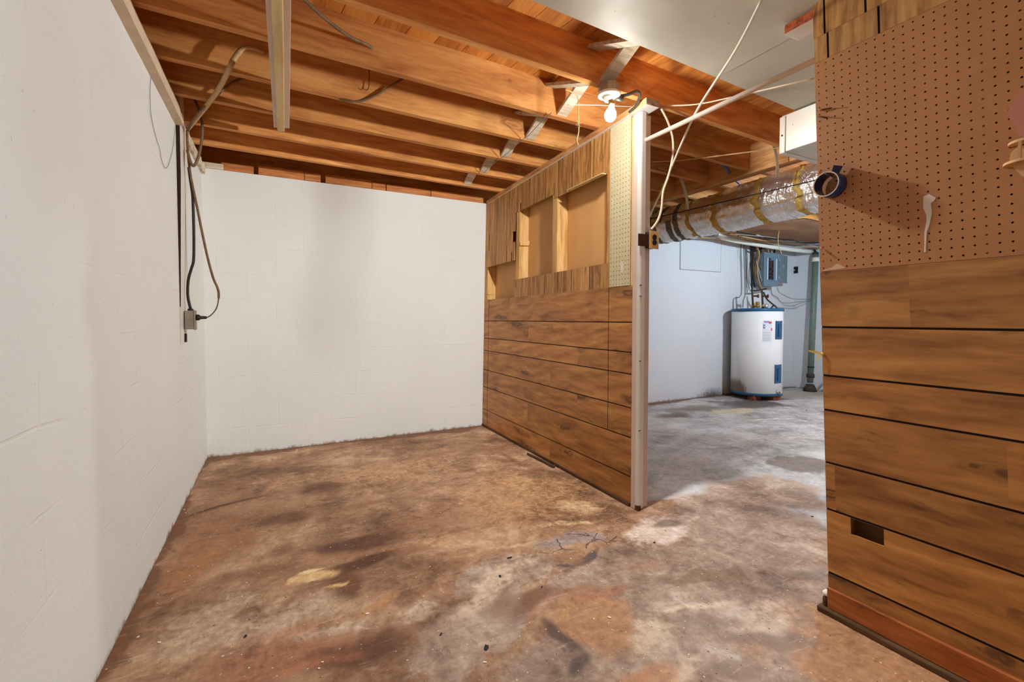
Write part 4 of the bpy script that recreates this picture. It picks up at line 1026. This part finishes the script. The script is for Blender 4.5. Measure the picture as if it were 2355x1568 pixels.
def hz(y): return H+(733-y)/F*5.85
def curved(name, xa, xb, ya, yb, e0, e1, mat, par, n=10, bevel=0.0):
    a, c = rim(xa), rim(xb)
    if abs(c-a) > PI: c += 2*PI if c < a else -2*PI
    za, zc = hz(yb), hz(ya); b = MB()
    for i in range(n+1):
        t = a+(c-a)*i/n; d = Vector((math.cos(t), math.sin(t), 0)); o = Vector((HX, HY, 0))
        for e, z in ((e0, za), (e1, za), (e1, zc), (e0, zc)): b.v.append(o+d*(HR+e)+Vector((0, 0, z)))
    for i in range(n):
        for k in range(4): b.face((4*i+k, 4*i+(k+1) % 4, 4*i+4+(k+1) % 4, 4*i+4+k))
    b.face((0, 1, 2, 3)); b.face((4*n+3, 4*n+2, 4*n+1, 4*n))
    return b.build(name, mat, par, bevel=bevel)
for ya, yb in ((738, 779), (838, 880)):
    f = curved('access_panel', 1782, 1795, ya, yb, 0.0005, 0.012, 'heater_blue', wh, bevel=0.003)
    curved('handle', 1786.5, 1790, ya+8, yb-6, 0.0125, 0.022, 'heater_blue', f, n=4, bevel=0.003)
lb = curved('rating_label', 1752, 1774.5, 737, 786, 0.0004, 0.0010, 'label_white', wh)
curved('printed_mark', 1756, 1767, 738, 742, 0.0011, 0.0015, 'label_lilac', lb)
curved('printed_mark', 1766, 1773, 739, 744, 0.0016, 0.0019, 'label_red', lb)
curved('printed_mark', 1754.5, 1758.5, 746, 755, 0.0011, 0.0015, 'label_blue', lb)
curved('printed_mark', 1755.9, 1757.2, 748, 753, 0.0016, 0.0019, 'label_white', lb)
curved('printed_mark', 1772, 1775, 754, 760, 0.0011, 0.0015, 'label_red', lb)
for k in range(6): curved('printed_line', 1754, 1772-(k % 3), 763+3.6*k, 764+3.6*k, 0.0011, 0.0014, 'label_line', lb, n=4)
tv = rim(1789); dv = Vector((math.cos(tv), math.sin(tv), 0)); o = Vector((HX, HY, 0.115))+dv*HR
MB().lathe([(0.001, 0), (0.022, 0), (0.022, 0.012), (0.012, 0.016), (0.012, 0.05), (0.018, 0.052), (0.018, 0.06), (0.001, 0.06)], o, dv, 20).build('drain_valve', 'bright_steel', wh)
for k, (dx, dy) in enumerate(((-0.2, -0.12), (0.02, -0.24), (0.22, -0.1), (0.0, 0.15))):
    tag(MB().box(HX+dx-0.075, HX+dx+0.075, HY+dy-0.045, HY+dy+0.045, 0, 0.057).build('brick', 'brick', bevel=0.004), 'dark red brick under the white water heater', 'brick', 'bricks under the water heater')
# pipes, valves and relief line on the heater
def pipe_run(name, pts, r, mat, label, k=1):
    t = thing(name, pts[0], label, 'pipe'); MB().tube(pts if k == 1 else spline(pts, k), r, 12).build('tube', mat, t); return t
YP = 3.92
for x, lab in ((1732, 'dark supply pipe with a red valve handle on the left of the heater top'), (1754.5, 'dark supply pipe with a red valve handle in the middle of the heater top')):
    top = aY(x-2.5, 664, YP); low = aY(x, 709, YP); low.z = HT+0.018
    t = pipe_run('supply_pipe', [top, low.lerp(top, .5), low], 0.012, 'copper_dark', lab)
    v = low.lerp(top, 0.62)
    MB().tube([v+Vector((-0.012, -0.0, 0)), v+Vector((0.055, -0.035, 0))], 0.012, 12).build('valve_body', 'copper_dark', t)
    MB().lathe([(0.004, 0), (0.026, 0.004), (0.026, 0.012), (0.006, 0.016)], v+Vector((0.055, -0.035, 0)), (0.84, -0.53, 0), 16).build('valve_handle', 'valve_red', t)
    MB().lathe([(0.02, 0), (0.022, 0.012), (0.016, 0.045), (0.016, 0.06)], (low.x, low.y, HT+0.017), (0, 0, 1), 16).build('union', 'brass', t)
e0, e1 = aY(1742, 703, YP-.08), aY(1760, 705, YP-.08)
tag(MB().lathe([(0.001, 0), (0.03, 0.004), (0.034, 0.02), (0.024, 0.05), (0.03, 0.06), (0.022, 0.075), (0.001, 0.08)], (e0.x, e0.y, HT+0.017), (0, 0, 1), 16).build('relief_valve', 'brass'), 'brass relief valve on top of the water heater', 'valve')
tag(MB().lathe([(0.001, 0), (0.026, 0.004), (0.03, 0.02), (0.026, 0.042), (0.016, 0.056), (0.001, 0.058)], (e1.x, e1.y, HT+0.017), (0.3, -0.3, 1), 16).build('relief_valve', 'bright_steel'), 'round metal valve right of the brass one on the heater', 'valve')
cable('heater_cable', [aY(x, y, YP-.02) for x, y in ((1756, 672), (1764, 688), (1774, 697), (1782, 703), (1787, 709))], 0.010, 'copper_dark', 'dark cable sloping down to the right of the heater top', 'cable')
tag(MB().tube([aY(1779, 702, YP-.02), aY(1773, 709, YP-.02)], 0.011, 12).build('conduit_elbow', 'copper_dark'), 'short dark elbow on the right of the heater top', 'pipe fitting')
# thin lines running down the far wall
for pts, lab in ((((1704, 560), (1705, 620), (1705, 678), (1688, 686), (1687, 712)), 'thin grey line bent on the wall, left one above the heater'),
                 (((1711, 562), (1713, 620), (1714, 676), (1710, 690), (1709, 706)), 'thin grey line on the wall, right one above the heater')):
    cable('wall_line', [aY(x, y, YF-0.012) for x, y in pts], 0.006, 'wire_gray', lab, 'wire', k=3)
# breaker panel
bp = thing('breaker_panel', (6.22, 4.15, 1.5), 'grey-blue electrical breaker panel with its door swung open', 'breaker panel')
Yp = 4.06
x0, x1 = aY(1757, 580, Yp).x, aY(1790, 583, Yp).x; z0, z1 = 1.515, 1.978
MB().box(x0, x1, Yp, YF-0.001, z0, z1).build('cabinet', 'panel_gray', bp, bevel=0.003)
MB().box(x0-0.004, x1+0.004, Yp-0.006, Yp, z0-0.004, z1+0.004).build('front_plate', 'panel_gray', bp, bevel=0.002)
xa, xb, za, zc = x0+0.065, x1-0.035, z0+0.085, z1-0.075
MB().box(xa-0.012, xb+0.012, Yp-0.009, Yp-0.0065, za-0.014, zc+0.014).build('inner_frame', 'panel_blue', bp)
MB().box(xa, xa+0.02, Yp-0.011, Yp-0.0092, za, zc).build('label_strip', 'label_white', bp); MB().box(xb-0.028, xb-0.008, Yp-0.011, Yp-0.0092, za, zc).build('label_strip', 'label_white', bp)
nb = 13
for k in range(nb):
    zz = za+(zc-za)*(k+0.2)/(nb+1.5); hh = (zc-za)/(nb+1.5)*0.84
    for xx in (xa+0.030, xa+0.082):
        bk = MB().box(xx, xx+0.048, Yp-0.020, Yp-0.0092, zz, zz+hh).build('breaker', 'breaker', bp)
        MB().box(xx+0.016, xx+0.032, Yp-0.027, Yp-0.0202, zz+hh*.25, zz+hh*.75).build('toggle', 'breaker_red' if (xx < xa+0.05 and (k == 2 or k > 8) or R.random() < 0.25) else 'breaker', bk)
MB().box(xa+0.034, xa+0.062, Yp-0.02, Yp-0.0092, zc-0.024, zc-0.002).build('main_switch', 'breaker', bp)
d0 = Vector((x1+0.006, Yp-0.008, 0)); d1 = Vector((aY(1811, 588, Yp+0.04).x, Yp+0.045, 0))
sd = (d1-d0).normalized(); nn = Vector((sd.y, -sd.x, 0))*0.006
b = MB(); zd0, zd1 = z0+0.055, z1-0.012
p = [d0, d1, d1+nn, d0+nn]
p = [d0+nn, d1+nn, d1, d0]
b.hexa([q+Vector((0, 0, zd0)) for q in p]+[q+Vector((0, 0, zd1)) for q in p]); dr = b.build('door', 'panel_gray', bp, bevel=0.0015)
m = d0.lerp(d1, 0.52)+nn+Vector((0, 0, zd0+(zd1-zd0)*0.60))
MB().lathe([(0.001, 0), (0.022, 0), (0.020, 0.003), (0.001, 0.004)], m, (nn.x, nn.y, 0), 20).build('latch', 'bright_steel', dr)
for zz in (zd0+.07, zd1-.07): MB().tube([d0+Vector((0, -0.002, zz-.02)), d0+Vector((0, -0.002, zz+.02))], 0.006, 10).build('hinge', 'bright_steel', bp)
# backing board and cables feeding the panel
w0, w1 = aY(1737, 580, YF-0.03), aY(1757, 580, YF-0.03)
tag(MB().box(w0.x, x0-0.012, YF-0.03, YF-0.001, 1.60, 2.10).build('backing_board', 'plywood_brown', bevel=0.003), 'brown plywood board on the wall behind the panel cables', 'board')
Yc = 4.12
feeds = [((1726, 562), (1727, 600), (1728, 640), (1730, 666)), ((1729, 560), (1731, 590), (1731, 630), (1736, 660)), ((1734, 562), (1742, 580), (1738, 606), (1737, 640), (1748, 664)),
         ((1740, 566), (1746, 584), (1742, 610), (1744, 640), (1751, 664)), ((1746, 562), (1750, 582), (1747, 606), (1752, 626), (1756, 640)), ((1757, 566), (1752, 585), (1751, 598), (1755, 602)),
         ((1762, 566), (1758, 574), (1748, 588), (1746, 606), (1750, 620)), ((1768, 562), (1766, 570), (1768, 580)), ((1774, 562), (1775, 570), (1775, 581)), ((1784, 566), (1782, 574), (1780, 582)),
         ((1722, 558), (1732, 574), (1744, 576), (1752, 570)), ((1739, 600), (1744, 618), (1750, 640), (1758, 656))]
mats = ['black', 'black', 'brown_cable', 'tan_cable', 'black', 'wire_gray', 'brown_cable', 'tan_cable', 'cream_cord', 'black', 'black', 'wire_gray']
where = ['bundled cable at the left edge of the plywood board', 'bundled cable second from the left of the plywood board']
for k, (pts, mt) in enumerate(zip(feeds, mats)):
    cable('panel_cable', [aY(x, y, Yc-0.012*(k % 4)) for x, y in pts], 0.011 if mt == 'black' else 0.009, mt, 'cable of the tangled bundle on the left of the breaker panel', 'cable', 'cables feeding the breaker panel')
cable('manifold_pipe', [aY(1727, 668, 4.1), aY(1740, 668, 4.1), aY(1762, 664, 4.1)], 0.012, 'copper_dark', 'dark horizontal pipe between heater pipes and breaker panel', 'pipe')
for pts, lab in ((((1774, 662), (1776, 676), (1788, 684), (1795, 694), (1810, 697), (1840, 694), (1890, 693)), 'grey wire from under the breaker panel, lower of two to the pipe'),
                 (((1788, 660), (1791, 671), (1806, 680), (1824, 687), (1858, 688), (1890, 686)), 'grey wire from the corner of the breaker panel, upper of two to the pipe')):
    cable('slack_wire', [aY(x, y, 4.06 if x < 1815 else 3.98) for x, y in pts], 0.006, 'wire_gray', lab, 'wire')
s = aX(1828, 621, XR-0.006)
q0, q1 = aX(1820, 614, XR-0.005), aX(1835, 628, XR-0.005)
pl = thing('wall_plate', (XR, (q0.y+q1.y)/2, q1.z), 'small black square plate on the white wall right of the breaker panel', 'wall plate')
MB().box(XR-0.01, XR-0.0005, min(q0.y, q1.y), max(q0.y, q1.y), q1.z, q0.z).build('plate', 'black', pl, bevel=0.002)
MB().lathe([(0.001, 0), (0.012, 0), (0.010, 0.008), (0.001, 0.01)], (XR-0.01, (q0.y+q1.y)/2, (q0.z+q1.z)/2), (-1, 0, 0), 12).build('knob', 'bright_steel', pl)
# outline of an old hatch scored in the far wall, and two conduits at the foot of the pipe
hc = thing('wall_hatch', (4.9, YF, 1.66), 'closed white hatch flush with the far wall behind the silver duct', 'hatch')
h0, h1 = aY(1564, 548, YF), aY(1657, 626, YF)
MB().box(h0.x+0.006, h1.x-0.006, YF-0.006, YF-0.0005, 1.69, 2.12).build('cover', 'wall_paint_far', hc, bevel=0.002)
MB().box(h0.x-0.004, h1.x+0.004, YF-0.0015, YF-0.0004, 1.682, 2.13).build('outline_plate', 'wire_gray', hc)  # grey plate showing as a thin outline around the cover
for k, (pa, pb, lab) in enumerate((((1873, 900), (1895, 880), 'thin hose at the foot of the green pipe, upper one'), ((1874, 906), (1896, 895), 'thin hose at the foot of the green pipe, lower one'))):
    cable('hose', [aY(*pa, 3.8), aY((pa[0]+pb[0])/2, (pa[1]+pb[1])/2-2, 3.78), aY(*pb, 3.76)], 0.008, 'wire_gray', lab, 'hose')

# ================================================================== litter on the floor
def flake(name, x, y, s, mat, label, cat, group=None, ang=0.0):
    c = aZ(x, y, 0.0); b = MB(); n = 9
    poly = []
    for k in range(n):
        a = 2*PI*k/n; r = s*(1+0.35*R.uniform(-1, 1))
        u, v = r*math.cos(a), 0.55*r*math.sin(a)
        poly.append(c+Vector((u*math.cos(ang)-v*math.sin(ang), u*math.sin(ang)+v*math.cos(ang), 0.0003)))
    b.prism(poly, (0, 0, 0.0025)); return tag(b.build(name, mat), label, cat, group)
flake('dry_leaf', 1117, 1490, 0.013, 'leaf', 'small dark dry leaf on the scuffed floor near the front', 'leaf', None, 0.8)
flake('dry_leaf', 1172, 1283, 0.010, 'leaf', 'dark crumb of leaf on the floor between partition and camera', 'leaf')
for x, y in ((318, 1465), (366, 1478), (427, 1180), (424, 1172), (845, 1412), (742, 1523), (733, 1538), (512, 1510), (682, 1034), (1401, 1420), (1116, 1524), (905, 1030), (1815, 928)):
    flake('paint_chip', x, y, R.uniform(0.004, 0.008) if y > 1000 else 0.012, 'chip', 'small pale paint chip lying on the dirty floor', 'paint chip', 'paint chips on the floor', R.uniform(0, 3))
for x, y in ((1246, 1350), (1785, 915), (1855, 944), (565, 1463), (1014, 1459), (1150, 1325), (1868, 1188), (1505, 1248)):
    flake('dirt_crumb', x, y, R.uniform(0.005, 0.008) if y > 1000 else 0.014, 'leaf', 'small dark crumb of dirt lying on the floor', 'dirt', 'dirt crumbs on the floor', R.uniform(0, 3))
# splintered strip at the foot of the partition
b = MB()
pts = [(1213, 1043), (1232, 1052), (1252, 1062), (1272, 1073), (1276, 1070)]
for i in range(len(pts)-1): b.bar(aZ(*pts[i], 0.010), aZ(*pts[i+1], 0.010), 0.016, 0.014)
tag(b.build('wood_splinter', 'dirtywood', bevel=0.003), 'splintered strip of wood lying at the foot of the partition', 'splinter')

# ================================================================== light
def lamp(name, loc, power, color, radius, lin_mix=None):
    l = bpy.data.lights.new(name, 'POINT'); l.energy = power; l.color = color; l.shadow_soft_size = radius
    if lin_mix is not None:
        l.use_nodes = True; nt = l.node_tree; e = nt.nodes['Emission']
        # gentle falloff: the tone-compressed look of the photograph
        fo = nt.nodes.new('ShaderNodeLightFalloff'); fo.inputs['Strength'].default_value = lin_mix
        a, b, c = (nt.nodes.new('ShaderNodeMath') for _ in range(3))
        a.operation = b.operation = 'MULTIPLY'; c.operation = 'ADD'
        nt.links.new(fo.outputs['Linear'], a.inputs[0]); a.inputs[1].default_value = 0.25
        nt.links.new(fo.outputs['Constant'], b.inputs[0]); b.inputs[1].default_value = 0.30
        nt.links.new(a.outputs[0], c.inputs[0]); nt.links.new(b.outputs[0], c.inputs[1])
        nt.links.new(c.outputs[0], e.inputs['Strength'])
    o = bpy.data.objects.new(name, l); o.location = loc; COL.objects.link(o); return o
lamp('bulb_light', (1.492, 1.797, 2.055), 99, (0.92, 0.965, 0.99), 0.022, 1.0)
lamp('utility_room_light', (5.0, 2.05, 2.0), 150, (0.68, 0.88, 1.04), 0.06)
lamp('rear_fill_light', (1.0, -2.2, 1.9), 14, (0.92, 0.96, 1.0), 0.25)  # added fill lamp, unseen behind the camera
w = bpy.data.worlds.new('world'); S.world = w; w.use_nodes = True
w.node_tree.nodes['Background'].inputs[0].default_value = (0.88, 0.95, 1.0, 1)
w.node_tree.nodes['Background'].inputs[1].default_value = 0.55
S.view_settings.view_transform = 'Standard'; S.view_settings.look = 'None'; S.view_settings.gamma = 1.0
S.view_settings.use_curve_mapping = False; S.view_settings.exposure = -0.03
S.cycles.use_denoising = True
S.cycles.max_bounces = 6; S.cycles.diffuse_bounces = 4; S.cycles.adaptive_threshold = 0.2; S.cycles.caustics_reflective = S.cycles.caustics_refractive = False; S.cycles.sample_clamp_indirect = 6.0
